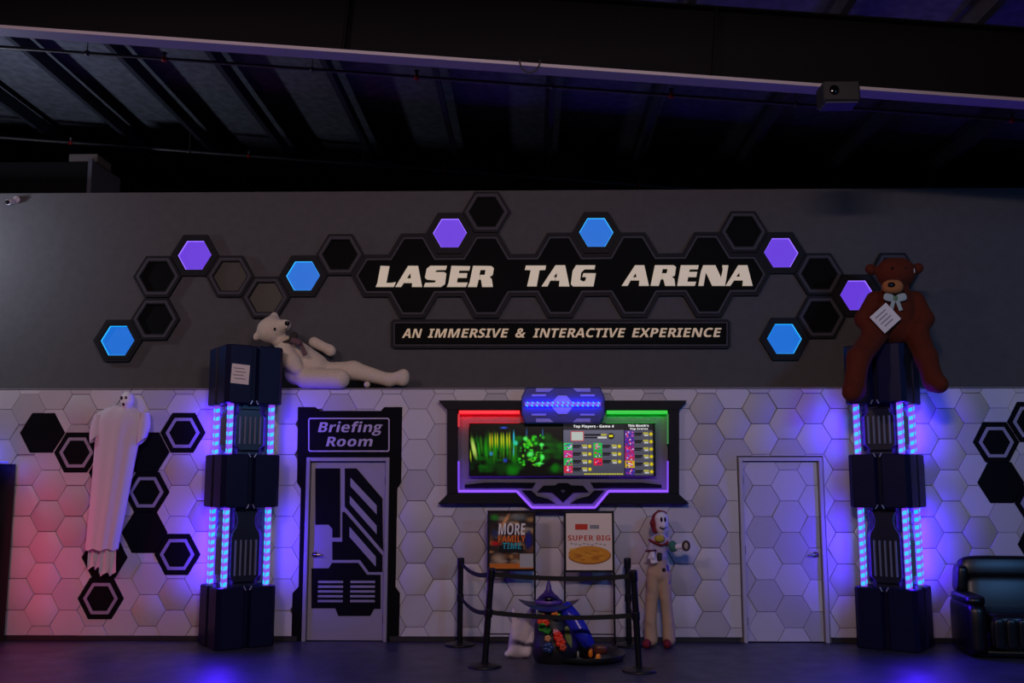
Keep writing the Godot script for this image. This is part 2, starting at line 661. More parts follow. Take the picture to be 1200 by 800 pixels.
func roof_steel() -> void:
	var sl := Basis(Vector3(0, 0, 1), -atan(0.0833))
	# main rafter: an I section following the roof
	var b := thing("roof_rafter", "deep dark steel rafter crossing the whole roof above the wall", "beam")
	var xf := Transform3D(sl, Vector3(0, 6.27, 2.93))
	obj("web", box(Vector3.ZERO, Vector3(23.6, 0.72, 0.02), 0.0, xf), M.steel_dark, b)
	obj("bottom_flange", box(Vector3(0, -0.368, 0), Vector3(23.6, 0.035, 0.20), 0.003, xf), M.flange, b)
	obj("top_flange", box(Vector3(0, 0.358, 0), Vector3(23.6, 0.02, 0.20), 0.003, xf), M.steel_dark, b)
	for k in 6:
		obj("stiffener", box(Vector3(-9.0 + k * 3.6, 0, 0.05), Vector3(0.012, 0.70, 0.09), 0.0, xf), M.steel_dark, b)
	for x in [-10.3, -9.0, -7.65, -6.30, -5.10, -3.88, -2.50, -1.16, 0.25, 1.55, 3.02, 4.33, 5.65, 7.0, 8.35, 9.7]:
		var y: float = 6.64 - 0.0833 * x
		var o := thing("roof_purlin", "slim steel purlin running from front to back under the dark roof deck", "purlin", "purlins under the roof deck", Vector3(x, y, 7.0))
		obj("bottom_lip", box(Vector3(0.03, 0.01, 0), Vector3(0.075, 0.012, 24.6), 0.0, Transform3D(sl, Vector3.ZERO)), M.purlin, o)
		obj("purlin_web", box(Vector3(0, 0.115, 0), Vector3(0.012, 0.21, 24.6), 0.0, Transform3D(sl, Vector3.ZERO)), M.purlin, o)
		obj("top_lip", box(Vector3(-0.03, 0.222, 0), Vector3(0.075, 0.012, 24.6), 0.0, Transform3D(sl, Vector3.ZERO)), M.purlin, o)
	for p in [[1.42, "thin sprinkler pipe hung between the rafter and the grey wall", 0.021], [-2.05, "thin sprinkler pipe hung beyond the top edge of the grey wall", 0.021]]:
		var o := thing("sprinkler_pipe", p[1], "pipe")
		var at := func(x: float) -> Vector3: return Vector3(x, 6.35 - 0.0833 * x, p[0])
		obj("pipe_run", tubed([at.call(-11.7), at.call(11.7)], p[2], 8), M.pipe, o)
		for x in [-9.2, -5.1, -2.49, 0.25, 3.0, 7.0]:
			obj("hanger_rod", tubed([at.call(x), at.call(x) + Vector3(0, 0.30, 0)], 0.006, 5), M.pipe, o)
			obj("pipe_clamp", lathed([[0.0, -0.02], [0.032, -0.02], [0.032, 0.02], [0.0, 0.02]], 10, Transform3D(Basis(Vector3(0, 0, 1), PI / 2 - 0.083), at.call(x))), M.pipe, o)
		for x in [-6.9, -4.2, -1.29, 1.6, 5.4]:
			var c: Vector3 = at.call(x)
			var h := obj("sprinkler_head", lathed([[0.0, 0.02], [0.018, 0.015], [0.014, 0.06], [0.03, 0.065], [0.03, 0.075], [0.0, 0.08]], 10, Transform3D(Basis.IDENTITY, c)), M.pipe, o)
			obj("valve_cap", lathed([[0.0, -0.035], [0.032, -0.03], [0.036, 0.0], [0.02, 0.03], [0.0, 0.034]], 10, Transform3D(Basis.IDENTITY, c)), M.red_fitting, h)
	# box hung from the rafter
	var c := Vector3(2.912, 5.503, 3.170)
	var f := thing("projector_box", "small black projector box hung under the rafter, right of the sign", "projector", "", c)
	obj("case", box(Vector3.ZERO, Vector3(0.34, 0.20, 0.26), 0.015), M.black, f)
	obj("bracket", box(Vector3(0, 0.10, -0.125), Vector3(0.05, 0.20, 0.04), 0.004), M.steel_dark, f)
	obj("bottom_grille", box(Vector3(0, -0.105, 0), Vector3(0.30, 0.012, 0.22), 0.003), M.purlin, f)
	obj("lens", lathed([[0.0, 0.0], [0.04, 0.0], [0.045, 0.02], [0.0, 0.025]], 14, Transform3D(Basis(Vector3(1, 0, 0), PI / 2), Vector3(-0.08, 0, 0.13))), M.gloss_black, f)
	var lp := []
	var l0 := Vector3(0.050, 5.914, 2.980)
	for k in 13:
		var t := PI * k / 12.0
		lp.append(l0 + Vector3(0.10 * cos(t) - 0.05, 0.03 - 0.13 * sin(t), 0.052))
	tag(obj("hanging_cable", tubed(lp, 0.009, 6), M.black), "loop of black cable drooping below the rafter flange", "cable")
	# duct on the left above the wall
	var du := thing("air_duct", "square dark air duct beyond the wall top at far left", "duct")
	var d0 := Vector3(-6.191, 5.973, -1.300)
	var d1 := Vector3(-6.215, 6.386, -1.300)
	obj("duct_body", span(Vector3(-11.5, d0.y - 0.3, -2.2), Vector3(d1.x, d1.y, -1.3), 0.01), M.steel_dark, du)
	obj("duct_flange", span(Vector3(d1.x - 0.04, d0.y - 0.32, -2.24), Vector3(d1.x + 0.02, d1.y + 0.03, -1.26), 0.004), M.purlin, du)
	obj("duct_damper", span(Vector3(d1.x - 0.35, d1.y + 0.001, -1.8), Vector3(d1.x + 0.06, d1.y + 0.12, -1.32), 0.01), M.pipe, du)

# ---------------------------------------------------------------- panelled partition
func dark_hexes() -> Array:   # [centre, ring]
	return [[Vector2(-6.03, 2.484), false], [Vector2(-5.59, 2.243), true], [Vector2(-5.145, 2.00), false], [Vector2(-4.698, 1.760), true],
		[Vector2(-4.72, 2.245), false], [Vector2(-4.285, 2.483), true], [Vector2(-4.70, 1.275), false], [Vector2(-4.285, 1.015), true],
		[Vector2(-5.19, 0.493), true], [Vector2(-5.17, 0.978), false],
		[Vector2(5.634, 2.361), true], [Vector2(5.660, 1.876), false], [Vector2(6.06, 2.605), true], [Vector2(6.085, 1.63), true], [Vector2(6.09, 1.145), false]]

func door_panel() -> PackedVector2Array:
	return pts([-2.870, 2.798, -2.652, 2.797, -2.603, 2.750, -1.843, 2.749, -1.804, 2.796, -1.582, 2.796, -1.580, 1.878, -1.626, 1.801, -1.630, 0.639, -1.575, 0.564, -1.578, 0.005, -2.867, 0.002, -2.869, 0.562, -2.798, 0.637, -2.805, 1.801, -2.854, 1.878])

func display_outline() -> PackedVector2Array:
	return pts([-1.124, 2.857, 1.904, 2.853, 1.807, 2.748, 1.784, 1.736, 1.895, 1.634, 0.834, 1.634, 0.771, 1.552, 0.007, 1.552, -0.065, 1.633, -1.112, 1.633, -1.009, 1.735, -1.018, 2.752])

func mural() -> void:
	# the partition is built round the two doorways
	var st := mb()
	var xs := [-11.8, -2.74, -1.725, 2.515, 3.525, 11.8]
	for k in 5:
		var doorway := k == 1 or k == 3
		bx(st, Vector3((xs[k] + xs[k + 1]) / 2, (3.02 + (2.178 if doorway else 0.0)) / 2, -0.26), Vector3(xs[k + 1] - xs[k], 3.02 - (2.178 if doorway else 0.0), 0.48), 0.0)
	var w := struct("wall_back", st, M.backing)
	var ledge := struct("trim_1", span(Vector3(-11.8, 3.02, -0.50), Vector3(11.8, 3.032, 0.004), 0.003), mat(Color(0.55, 0.52, 0.53), 0.7))
	ledge.set_meta("label", "grey ledge along the top of the panelled wall")
	ledge.set_meta("category", "ledge")
	var tilts := []
	var meshes := []
	var R := 0.2147
	var r := R - 0.0025
	for k in 8:
		var t := Vector2.from_angle(TAU * k / 8.0 + 0.4) * (0.022 + 0.012 * (k % 3))
		tilts.append(t)
		var s := mb()
		cushion_tile(s, r, 0.006 + 0.002 * (k % 4), t)
		meshes.append(s.commit())
	var holes := []
	var dh := dark_hexes()
	for d in dh:
		holes.append(hexa(d[0], 0.283))
	holes.append(door_panel())
	holes.append(display_outline())
	holes.append(rect(2.50, -0.1, 3.54, 2.195))
	var area := rect(-6.75, 0.06, 6.65, 3.012)
	for col in range(-30, 13):
		for row in range(-4, 7):
			var c := Vector2(2.797 + col * 0.3221, 1.285 + row * 0.372 + (0.186 if posmod(col, 2) == 1 else 0.0))
			if c.y < -0.2 or c.y > 3.25:
				continue
			var v := rng.randi() % 8
			var m: Material = M.tiles[rng.randi() % 4]
			var whole := hexa(c, r)
			var parts: Array = Geometry2D.intersect_polygons(whole, area)
			var cut := parts.size() != 1 or absf(area_of(parts[0]) - area_of(whole)) > 1e-5
			for h in holes:
				var nx := []
				for p in parts:
					var q := Geometry2D.clip_polygons(p, h)
					if q.size() != 1 or absf(area_of(q[0]) - area_of(p)) > 1e-6:
						cut = true
					nx.append_array(q)
				parts = nx
			if not cut:
				var o := obj("hex_tile", meshes[v], m, w)
				o.position = Vector3(c.x, c.y, 0.0)
				continue
			for p in parts:
				if absf(area_of(p)) < 0.002 or Geometry2D.is_polygon_clockwise(p):
					continue
				var s := mb()
				plate(s, p, -0.018, 0.006 + 0.002 * (v % 4), 0.003, tilts[v] * 0.7)
				obj("hex_tile", s, m, w)
	for d in dh:
		var o := obj("dark_hex_tile", plated(hexa(d[0], 0.279), -0.018, 0.012, 0.004), M.tile_dark, w)
		if d[1]:
			o.set_meta("label", "black hexagon tile with a pale hexagonal ring")
			obj("ring_line", banded(hexa(d[0], 0.212), 0.0, 0.038, 0.012, 0.015), M.tile_ring, o)
	# skirting
	for e in [[-11.8, -2.80, "baseboard_left"], [-1.69, 2.475, "baseboard_middle"], [3.565, 11.8, "baseboard_right"]]:
		struct(e[2], span(Vector3(e[0], 0, -0.02), Vector3(e[1], 0.062, 0.02), 0.004), M.base)

# hexagon tile with a gently domed face that leans a little
func cushion_tile(st: SurfaceTool, r: float, z: float, lean: Vector2) -> void:
	var F := func(v: Vector2, up: float) -> Vector3: return Vector3(v.x, v.y, z + up + lean.dot(v))
	var N := func(v: Vector2) -> Vector3: return Vector3(-lean.x + v.x * 1.25, -lean.y + v.y * 1.25, 1.0).normalized()
	var rise := [0.022, 0.016, 0.0]
	for i in 6:
		var e0 := Vector2(r - 0.003, 0).rotated(i * PI / 3.0)
		var e1 := Vector2(r - 0.003, 0).rotated((i + 1) * PI / 3.0)
		var c := [F.call(Vector2.ZERO, rise[0]), N.call(Vector2.ZERO)]
		var a := [F.call(e0 * 0.5, rise[1]), N.call(e0 * 0.5)]
		var b := [F.call(e1 * 0.5, rise[1]), N.call(e1 * 0.5)]
		var p := [F.call(e0, 0.0), N.call(e0)]
		var q := [F.call(e1, 0.0), N.call(e1)]
		smooth(st, [c, a, b])
		smooth(st, [a, p, q])
		smooth(st, [a, q, b])
		var o0 := Vector2(r, 0).rotated(i * PI / 3.0)
		var o1 := Vector2(r, 0).rotated((i + 1) * PI / 3.0)
		var n := (o0 + o1).normalized()
		quad(st, F.call(e0, 0.0), F.call(e1, 0.0), Vector3(o1.x, o1.y, -0.018), Vector3(o0.x, o0.y, -0.018), Vector3(n.x, n.y, 0.25).normalized())

func area_of(p: PackedVector2Array) -> float:
	var a := 0.0
	for i in p.size():
		a += p[i].cross(p[(i + 1) % p.size()])
	return absf(a) * 0.5

func lever(parent: Node, at: Vector3, dir: float) -> void:
	var h := obj("handle", lathed([[0.0, 0.0], [0.034, 0.0], [0.034, 0.012], [0.014, 0.016], [0.014, 0.05], [0.0, 0.05]], 16, Transform3D(Basis(Vector3(1, 0, 0), PI / 2), at)), M.chrome, parent)
	h.set_meta("label", "brushed metal lever handle")
	obj("lever_arm", tubed([at + Vector3(0, 0, 0.045), at + Vector3(0.03 * dir, 0, 0.052), at + Vector3(0.115 * dir, -0.004, 0.05)], [0.012, 0.011, 0.008], 8), M.chrome, h)

func briefing_door() -> void:
	var d := Node3D.new()
	d.name = "door_1"
	d.set_meta("kind", "structure")
	d.set_meta("label", "grey door with black angular graphics under the Briefing Room sign")
	d.set_meta("category", "door")
	add_child(d)
	# black printed surround, cut round the door frame
	var s := mb()
	for p in Geometry2D.clip_polygons(door_panel(), rect(-2.745, -0.5, -1.72, 2.183)):
		plate(s, p, -0.018, 0.012, 0.003)
	obj("black_surround", s, M.tile_dark, d)
	var fr := mb()
	bx(fr, Vector3(-2.718, 1.09, -0.03), Vector3(0.045, 2.18, 0.14), 0.004)
	bx(fr, Vector3(-1.747, 1.09, -0.03), Vector3(0.045, 2.18, 0.14), 0.004)
	bx(fr, Vector3(-2.2325, 2.157, -0.03), Vector3(0.926, 0.045, 0.14), 0.004)
	obj("door_frame", fr, M.door_paint, d)
	var leaf := obj("door_leaf", span(Vector3(-2.689, 0.008, -0.06), Vector3(-1.776, 2.127, -0.012), 0.004), M.door_paint, d)
	var G := [
		pts([-2.639, 2.049, -2.332, 2.049, -2.313, 1.217, -2.410, 1.217, -2.412, 1.320, -2.457, 1.370, -2.620, 1.370]),
		pts([-2.277, 2.049, -2.132, 2.049, -1.808, 1.685, -1.805, 1.562, -1.788, 1.055, -2.267, 1.589]),
		pts([-2.296, 1.523, -2.265, 1.523, -1.795, 1.005, -1.792, 0.809, -1.958, 0.808, -2.066, 0.952, -2.403, 0.951, -2.409, 1.168, -2.288, 1.168]),
		pts([-2.653, 0.852, -2.443, 0.853, -2.406, 0.917, -2.088, 0.918, -1.977, 0.778, -1.814, 0.778, -1.807, 0.377, -1.884, 0.377, -1.929, 0.294, -2.313, 0.293, -2.354, 0.383, -2.640, 0.382])]
	for p in G:
		obj("black_graphic", plated(p, -0.012, -0.009, 0.0), M.tile_dark, leaf)
	var S := [
		pts([-2.204, 1.936, -1.876, 1.600, -1.874, 1.493, -2.202, 1.832]),
		pts([-2.207, 1.716, -1.872, 1.359, -1.870, 1.256, -2.205, 1.620]),
		pts([-2.203, 1.347, -1.876, 0.990, -1.874, 0.873, -2.200, 1.225])]
	for p in S:
		obj("pale_stripe", plated(p, -0.010, -0.0065, 0.0), M.door_paint, leaf)
	for bar in [pts([-2.567, 0.679, -2.265, 0.706]), pts([-2.176, 0.680, -1.879, 0.707])]:
		for k in 5:
			obj("louver_line", plated(rect(bar[0].x, bar[0].y - k * 0.0562, bar[1].x, bar[1].y - k * 0.0562), -0.010, -0.0065, 0.0), M.door_paint, leaf)
	lever(leaf, Vector3(-2.616, 1.015, -0.012), 1.0)
	for y in [565, 644, 728]:
		obj("hinge", box(Vector3(-1.772, 2.19 - (y - 536) * 0.01012, -0.004), Vector3(0.016, 0.10, 0.02), 0.003), M.hinge, leaf)
	# the room sign
	var sg := obj("room_sign", plated(pts([-2.728, 2.675, -1.742, 2.674, -1.722, 2.650, -1.716, 2.262, -1.735, 2.239, -2.715, 2.240, -2.736, 2.263, -2.747, 2.651]), 0.012, 0.020, 0.002), M.tile_dark, d)
	sg.set_meta("label", "black sign reading Briefing Room in pale slanted letters")
	obj("sign_border", banded(pts([-2.723, 2.671, -1.746, 2.670, -1.726, 2.646, -1.720, 2.266, -1.739, 2.243, -2.711, 2.243, -2.732, 2.267, -2.743, 2.648]), 0.006, 0.022, 0.020, 0.022), M.print_light, sg)
	obj("lettering", lettering("Briefing", Vector3(-2.622, 2.447, 0.020), 0.815, 0.172, 0.22, 0.003), M.print_light, sg)
	obj("lettering", lettering("Room", Vector3(-2.509, 2.314, 0.020), 0.585, 0.118, 0.22, 0.003), M.print_light, sg)

func hex_door() -> void:
	var d := Node3D.new()
	d.name = "door_2"
	d.set_meta("kind", "structure")
	d.set_meta("label", "door covered in the same pale hexagon pattern as the wall around it")
	d.set_meta("category", "door")
	add_child(d)
	var fr := mb()
	bx(fr, Vector3(2.539, 1.09, -0.03), Vector3(0.045, 2.18, 0.14), 0.004)
	bx(fr, Vector3(3.501, 1.09, -0.03), Vector3(0.045, 2.18, 0.14), 0.004)
	bx(fr, Vector3(3.02, 2.157, -0.03), Vector3(0.917, 0.045, 0.14), 0.004)
	obj("door_frame", fr, M.tiles[2], d)
	var leaf := obj("door_leaf", span(Vector3(2.567, 0.008, -0.06), Vector3(3.473, 2.127, -0.018), 0.004), M.backing, d)
	var area := rect(2.570, 0.012, 3.470, 2.124)
	for col in range(-2, 4):
		for row in range(-5, 4):
			var c := Vector2(2.797 + col * 0.3221, 1.285 + row * 0.372 + (0.186 if posmod(col, 2) == 1 else 0.0))
			var t := Vector2.from_angle(rng.randf() * TAU) * 0.025
			for p in Geometry2D.intersect_polygons(hexa(c, 0.2122), area):
				if area_of(p) > 0.0015:
					var s := mb()
					plate(s, p, -0.025, -0.008, 0.003, t)
					obj("hex_tile", s, M.tiles[rng.randi() % 4], leaf)
	lever(leaf, Vector3(3.409, 1.024, -0.004), -1.0)
	for y in [564, 646, 728]:
		obj("hinge", box(Vector3(2.565, 2.19 - (y - 536) * 0.01012, -0.001), Vector3(0.016, 0.10, 0.02), 0.003), M.hinge, leaf)

# ---------------------------------------------------------------- score display
func put_rect(im: Image, x: float, y: float, w: float, h: float, c: Color) -> void:
	im.fill_rect(Rect2i(int(x), int(y), int(maxf(w, 1)), int(maxf(h, 1))), c)

func soft(im: Image, cx: float, cy: float, rx: float, ry: float, c: Color, lean := 0.0) -> void:
	for y in range(maxi(0, int(cy - ry)), mini(im.get_height(), int(cy + ry) + 1)):
		for x in range(maxi(0, int(cx - rx - absf(lean) * ry)), mini(im.get_width(), int(cx + rx + absf(lean) * ry) + 1)):
			var d := Vector2((x - cx - lean * (y - cy)) / rx, (y - cy) / ry).length_squared()
			if d < 1.0:
				im.set_pixel(x, y, im.get_pixel(x, y).lerp(c, (1.0 - d) * c.a))

func arena_picture() -> ImageTexture:
	var im := Image.create(440, 248, false, Image.FORMAT_RGB8)
	im.fill(Color(0.005, 0.02, 0.01))
	var r := RandomNumberGenerator.new()
	r.seed = 11
	for k in 90:
		soft(im, r.randf() * 440, 60 + r.randf() * 170, 12 + r.randf() * 40, 8 + r.randf() * 26, Color(0.02, 0.16 + 0.34 * r.randf(), 0.02, 0.7))
	for k in 44:
		var x := 8 + r.randf() * 210
		soft(im, x, 90 + r.randf() * 40, 3 + r.randf() * 4, 40 + r.randf() * 40, Color(0.30 * r.randf(), 0.35 + 0.3 * r.randf(), 0.03, 0.8), 0.12 * (1.0 - x / 150.0))
	for x in [95, 105, 120, 130, 148, 158, 175, 186]:
		soft(im, x, 78, 5, 46, Color(0.85, 0.80, 0.08, 0.95), 0.02)
	soft(im, 18, 118, 14, 62, Color(0.85, 0.95, 0.45, 0.9), 0.22)
	soft(im, 2, 150, 6, 40, Color(0.7, 0.8, 0.1, 0.9), 0.1)
	soft(im, 207, 65, 6, 46, Color(0.15, 0.75, 0.9, 1.0))
	soft(im, 217, 92, 14, 16, Color(0.2, 0.9, 0.8, 0.9))
	soft(im, 206, 130, 4, 34, Color(0.25, 0.65, 0.9, 0.9))
	for x in [268, 344]:
		soft(im, x, 45, 5, 34, Color(0.15, 0.4, 0.7, 0.8))
	soft(im, 160, 18, 24, 7, Color(0.2, 0.35, 0.95, 0.9))
	soft(im, 100, 143, 12, 14, Color(0.2, 0.55, 0.85, 0.9))
	soft(im, 167, 175, 14, 14, Color(0.15, 0.25, 0.8, 0.9))
	for k in 60:
		soft(im, 230 + r.randf() * 120, 50 + r.randf() * 150, 4 + r.randf() * 9, 4 + r.randf() * 9, Color(0.15 + 0.5 * r.randf() * r.randf(), 0.75 + 0.25 * r.randf(), 0.12, 0.85))
	for q in [[262, 72, 14, 12], [340, 100, 14, 12], [342, 160, 14, 15], [286, 145, 20, 18], [330, 190, 24, 8]]:
		soft(im, q[0], q[1], q[2], q[3], Color(0.35, 1.0, 0.45, 1.0))
	return ImageTexture.create_from_image(im)

func score_picture() -> ImageTexture:
	var W := 424
	var H := 244
	var im := Image.create(W, H, false, Image.FORMAT_RGB8)
	im.fill(Color(0.30, 0.30, 0.36))
	put_rect(im, 0, 0, W, 28, Color(0.12, 0.12, 0.14))
	put_rect(im, 284, 0, 140, 30, Color(0.10, 0.10, 0.12))
	for k in 40:
		put_rect(im, 0, 29 + k * 5, 284, 6, Color(0.38, 0.38, 0.46).lerp(Color(0.27, 0.27, 0.33), k / 40.0))
	put_rect(im, 282, 28, 4, H, Color(0.06, 0.06, 0.08))
	put_rect(im, 416, 0, 8, H, Color(0.05, 0.05, 0.06))
	# first place
	put_rect(im, 34, 34, 62, 48, Color(0.75, 0.30, 0.32))
	put_rect(im, 38, 38, 54, 40, Color(0.72, 0.76, 0.74))
	put_rect(im, 98, 48, 76, 8, Color(0.02, 0.02, 0.02))
	put_rect(im, 98, 62, 60, 6, Color(0.02, 0.02, 0.02))
	put_rect(im, 176, 47, 26, 9, Color(0.7, 0.66, 0.2))
	put_rect(im, 160, 60, 42, 9, Color(0.8, 0.8, 0.8))
	soft(im, 222, 58, 17, 17, Color(0.02, 0.02, 0.01, 1.0))
	soft(im, 222, 58, 17, 17, Color(0.1, 0.1, 0.01, 1.0))
	put_rect(im, 213, 52, 18, 10, Color(0.9, 0.85, 0.1))
	var r := RandomNumberGenerator.new()
	r.seed = 5
	var rows := []
	for k in 4:
		rows.append([2, 90 + k * 36, 40, 88])
	for k in 3:
		rows.append([140, 90 + k * 36, 40, 88])
	for k in 6:
		rows.append([286, 32 + k * 35.5, 44, 86])
	var frames := [Color(0.2, 0.8, 0.4), Color(0.8, 0.2, 0.5), Color(0.15, 0.7, 0.3), Color(0.8, 0.15, 0.25), Color(0.1, 0.75, 0.3), Color(0.1, 0.7, 0.2), Color(0.85, 0.1, 0.2), Color(0.35, 0.2, 0.6), Color(0.3, 0.15, 0.6), Color(0.55, 0.1, 0.5), Color(0.7, 0.15, 0.4), Color(0.8, 0.65, 0.15), Color(0.25, 0.15, 0.5)]
	var n := 0
	for q in rows:
		put_rect(im, q[0], q[1], q[2], 34, frames[n])
		for k in 12:
			var px: float = q[0] + 3 + r.randf() * (q[2] - 10)
			var py: float = q[1] + 3 + r.randf() * 24
			put_rect(im, px, py, 7, 6, [Color(0.9, 0.1, 0.25), Color(0.15, 0.1, 0.5), Color(0.85, 0.8, 0.9), Color(0.55, 0.15, 0.6), Color(0.9, 0.4, 0.6), Color(0.25, 0.3, 0.85)][r.randi() % 6])
		var bx0: float = q[0] + q[2] + 2
		put_rect(im, bx0, q[1] + 10, q[3] - 50, 7, Color(0.02, 0.02, 0.02))
		put_rect(im, bx0, q[1] + 19, q[3] - 56, 5, Color(0.02, 0.02, 0.02))
		put_rect(im, bx0 + q[3] - 46, q[1] + 8, 24, 9, Color(0.7, 0.66, 0.25))
		put_rect(im, bx0 + q[3] - 42, q[1] + 18, 20, 8, Color(0.75, 0.75, 0.75))
		soft(im, bx0 + q[3] - 10, q[1] + 16, 11, 11, Color(0.95, 0.85, 0.05, 1.0))
		n += 1
	for k in 24:
		put_rect(im, 96 + k * 7.6, 234, 5, 6, Color(0.85, 0.82, 0.1))
	return ImageTexture.create_from_image(im)

func screen_mesh(a: Vector3, b: Vector3) -> ArrayMesh:
	var st := mb()
	var q := [[Vector3(a.x, a.y, a.z), Vector2(0, 1)], [Vector3(a.x, b.y, a.z), Vector2(0, 0)], [Vector3(b.x, b.y, a.z), Vector2(1, 0)], [Vector3(b.x, a.y, a.z), Vector2(1, 1)]]
	for k in [0, 1, 2, 0, 2, 3]:
		st.set_normal(Vector3(0, 0, 1))
		st.set_uv(q[k][1])
		st.add_vertex(q[k][0])
	return st.commit()

func picture(tex: Texture2D, e: float) -> StandardMaterial3D:
	var m := mat(Color(0.02, 0.02, 0.02), 0.25)
	m.emission_enabled = true
	m.emission = Color.WHITE
	m.emission_operator = BaseMaterial3D.EMISSION_OP_MULTIPLY
	m.emission_texture = tex
	m.emission_energy_multiplier = e
	return m

func led_run(parent: Node, a: Vector3, b: Vector3, c: Color, e: float, look: Vector3, power: float, r := 0.014) -> void:
	var o := obj("led_strip", tubed([a, b], r, 6), glow(c, e), parent)
	o.set_meta("label", "glowing LED strip")
	strip_light("led_light", parent, (a + b) / 2 + look.normalized() * (r + 0.004), look, Vector2(a.distance_to(b), 0.02), c, power, look.cross(b - a).normalized())

func score_display() -> void:
	var t := thing("score_display", "wide black wall cabinet with LED lit recess around two score screens", "display cabinet")
	var z0 := 0.0
	var z1 := 0.13
	obj("back_tray", plated(pts([-0.964, 2.813, 1.754, 2.810, 1.729, 1.685, 0.885, 1.685, 0.770, 1.563, 0.018, 1.562, -0.116, 1.685, -0.955, 1.684]), 0.0, 0.02, 0.0), mat(Color(0.42, 0.40, 0.46), 0.6), t)
	var rails := [
		pts([-1.123, 2.868, 1.894, 2.863, 1.799, 2.750, -1.017, 2.753]),
		pts([-1.017, 2.753, -0.893, 2.753, -0.885, 1.757, -1.008, 1.737]),
		pts([1.799, 2.750, 1.675, 2.750, 1.653, 1.758, 1.775, 1.738]),
		pts([-1.008, 1.737, -0.885, 1.757, -0.177, 1.758, 0.007, 1.565, -0.003, 1.525, -0.064, 1.626, -1.120, 1.626]),
		pts([1.775, 1.738, 1.653, 1.758, 0.939, 1.758, 0.773, 1.566, 0.783, 1.526, 0.845, 1.626, 1.895, 1.627]),
		pts([0.007, 1.565, 0.773, 1.566, 0.783, 1.526, -0.003, 1.525])]
	for p in rails:
		obj("frame_rail", plated(p, z0, z1, 0.004), M.frame_dark, t)
	# decoration under the screens
	var deco := [
		pts([-0.804, 1.849, -0.562, 1.877, 0.058, 1.877, 0.016, 1.810, -0.803, 1.810]),
		pts([1.579, 1.849, 1.339, 1.877, 0.722, 1.877, 0.762, 1.811, 1.578, 1.811]),
		pts([0.076, 1.763, 0.149, 1.839, 0.293, 1.844, 0.330, 1.872, 0.443, 1.872, 0.486, 1.844, 0.630, 1.839, 0.697, 1.763, 0.514, 1.758, 0.388, 1.639, 0.257, 1.758]),
		pts([-0.116, 1.782, 0.004, 1.782, 0.076, 1.715, 0.208, 1.682, 0.297, 1.625, 0.028, 1.625]),
		pts([0.889, 1.782, 0.769, 1.782, 0.696, 1.715, 0.564, 1.682, 0.475, 1.625, 0.743, 1.625])]
	for p in deco:
		obj("dark_inlay", plated(p, 0.02, 0.045, 0.004), M.field, t)
	obj("diamond_badge", plated(pts([0.353, 1.782, 0.389, 1.796, 0.418, 1.777, 0.389, 1.749]), 0.045, 0.055, 0.003), M.frame_line, t)
	# LED strips along the inner edges of the recess
	var zl := 0.10
	led_run(t, Vector3(-0.874, 2.724, 0.100), Vector3(-0.135, 2.723, 0.100), Color(1.0, 0.02, 0.05), 1.2, Vector3(0, -1, -0.5), 0.12, 0.026)
	led_run(t, Vector3(0.923, 2.722, 0.100), Vector3(1.658, 2.721, 0.100), Color(0.02, 0.85, 0.12), 0.8, Vector3(0, -1, -0.5), 0.08, 0.026)
	led_run(t, Vector3(-0.879, 2.703, 0.100), Vector3(-0.878, 2.548, 0.100), Color(1.0, 0.02, 0.08), 0.5, Vector3(1, 0, -0.5), 0.012)
	led_run(t, Vector3(1.662, 2.700, 0.100), Vector3(1.655, 2.339, 0.100), Color(0.02, 0.6, 0.15), 0.4, Vector3(-1, 0, -0.5), 0.012)
	led_run(t, Vector3(-0.875, 2.135, 0.100), Vector3(-0.872, 1.788, 0.100), VIOLET, 0.7, Vector3(1, 0, -0.5), 0.012)
	led_run(t, Vector3(1.650, 2.134, 0.100), Vector3(1.643, 1.788, 0.100), VIOLET, 0.7, Vector3(-1, 0, -0.5), 0.012)
	var lo := [Vector3(-0.877, 1.772, 0.100), Vector3(-0.172, 1.772, 0.100), Vector3(0.012, 1.580, 0.100), Vector3(0.770, 1.580, 0.100), Vector3(0.936, 1.773, 0.100), Vector3(1.648, 1.773, 0.100)]
	for k in 5:
		var d: Vector3 = (lo[k + 1] - lo[k]).normalized()
		led_run(t, lo[k], lo[k + 1], VIOLET, 1.3, Vector3(-d.y, d.x, -0.5), 0.045 * lo[k].distance_to(lo[k + 1]) / 0.7, 0.019)
	# header badge with its own LED tube
	var b := obj("header_badge", plated(pts([-0.056, 3.017, 0.839, 3.016, 0.894, 2.897, 0.892, 2.692, 0.829, 2.584, -0.067, 2.585, -0.113, 2.693, -0.113, 2.899]), 0.0, 0.22, 0.012), mat(Color(0.14, 0.17, 0.44), 0.5), t)
	b.set_meta("label", "blue lit badge with an LED tube above the screens")
	var pale := mat(Color(0.62, 0.60, 0.78), 0.5)
	for p in [
		pts([0.063, 3.007, 0.279, 3.007, 0.227, 2.962, 0.062, 2.963]), pts([0.011, 2.935, 0.186, 2.934, 0.186, 2.909, 0.011, 2.909]),
		pts([0.721, 3.006, 0.505, 3.006, 0.556, 2.962, 0.721, 2.961]), pts([0.772, 2.933, 0.597, 2.934, 0.597, 2.908, 0.771, 2.908]),
		pts([0.061, 2.595, 0.276, 2.595, 0.225, 2.639, 0.061, 2.639]), pts([0.010, 2.672, 0.185, 2.672, 0.185, 2.698, 0.010, 2.698]),
		pts([0.717, 2.595, 0.502, 2.595, 0.553, 2.639, 0.717, 2.639]), pts([0.769, 2.671, 0.595, 2.672, 0.595, 2.697, 0.769, 2.697]),
		pts([0.330, 2.919, 0.432, 2.919, 0.494, 2.846, 0.493, 2.759, 0.436, 2.690, 0.328, 2.690, 0.267, 2.759, 0.268, 2.847])]:
		obj("pale_inlay", plated(p, 0.22, 0.228, 0.003), pale, b)
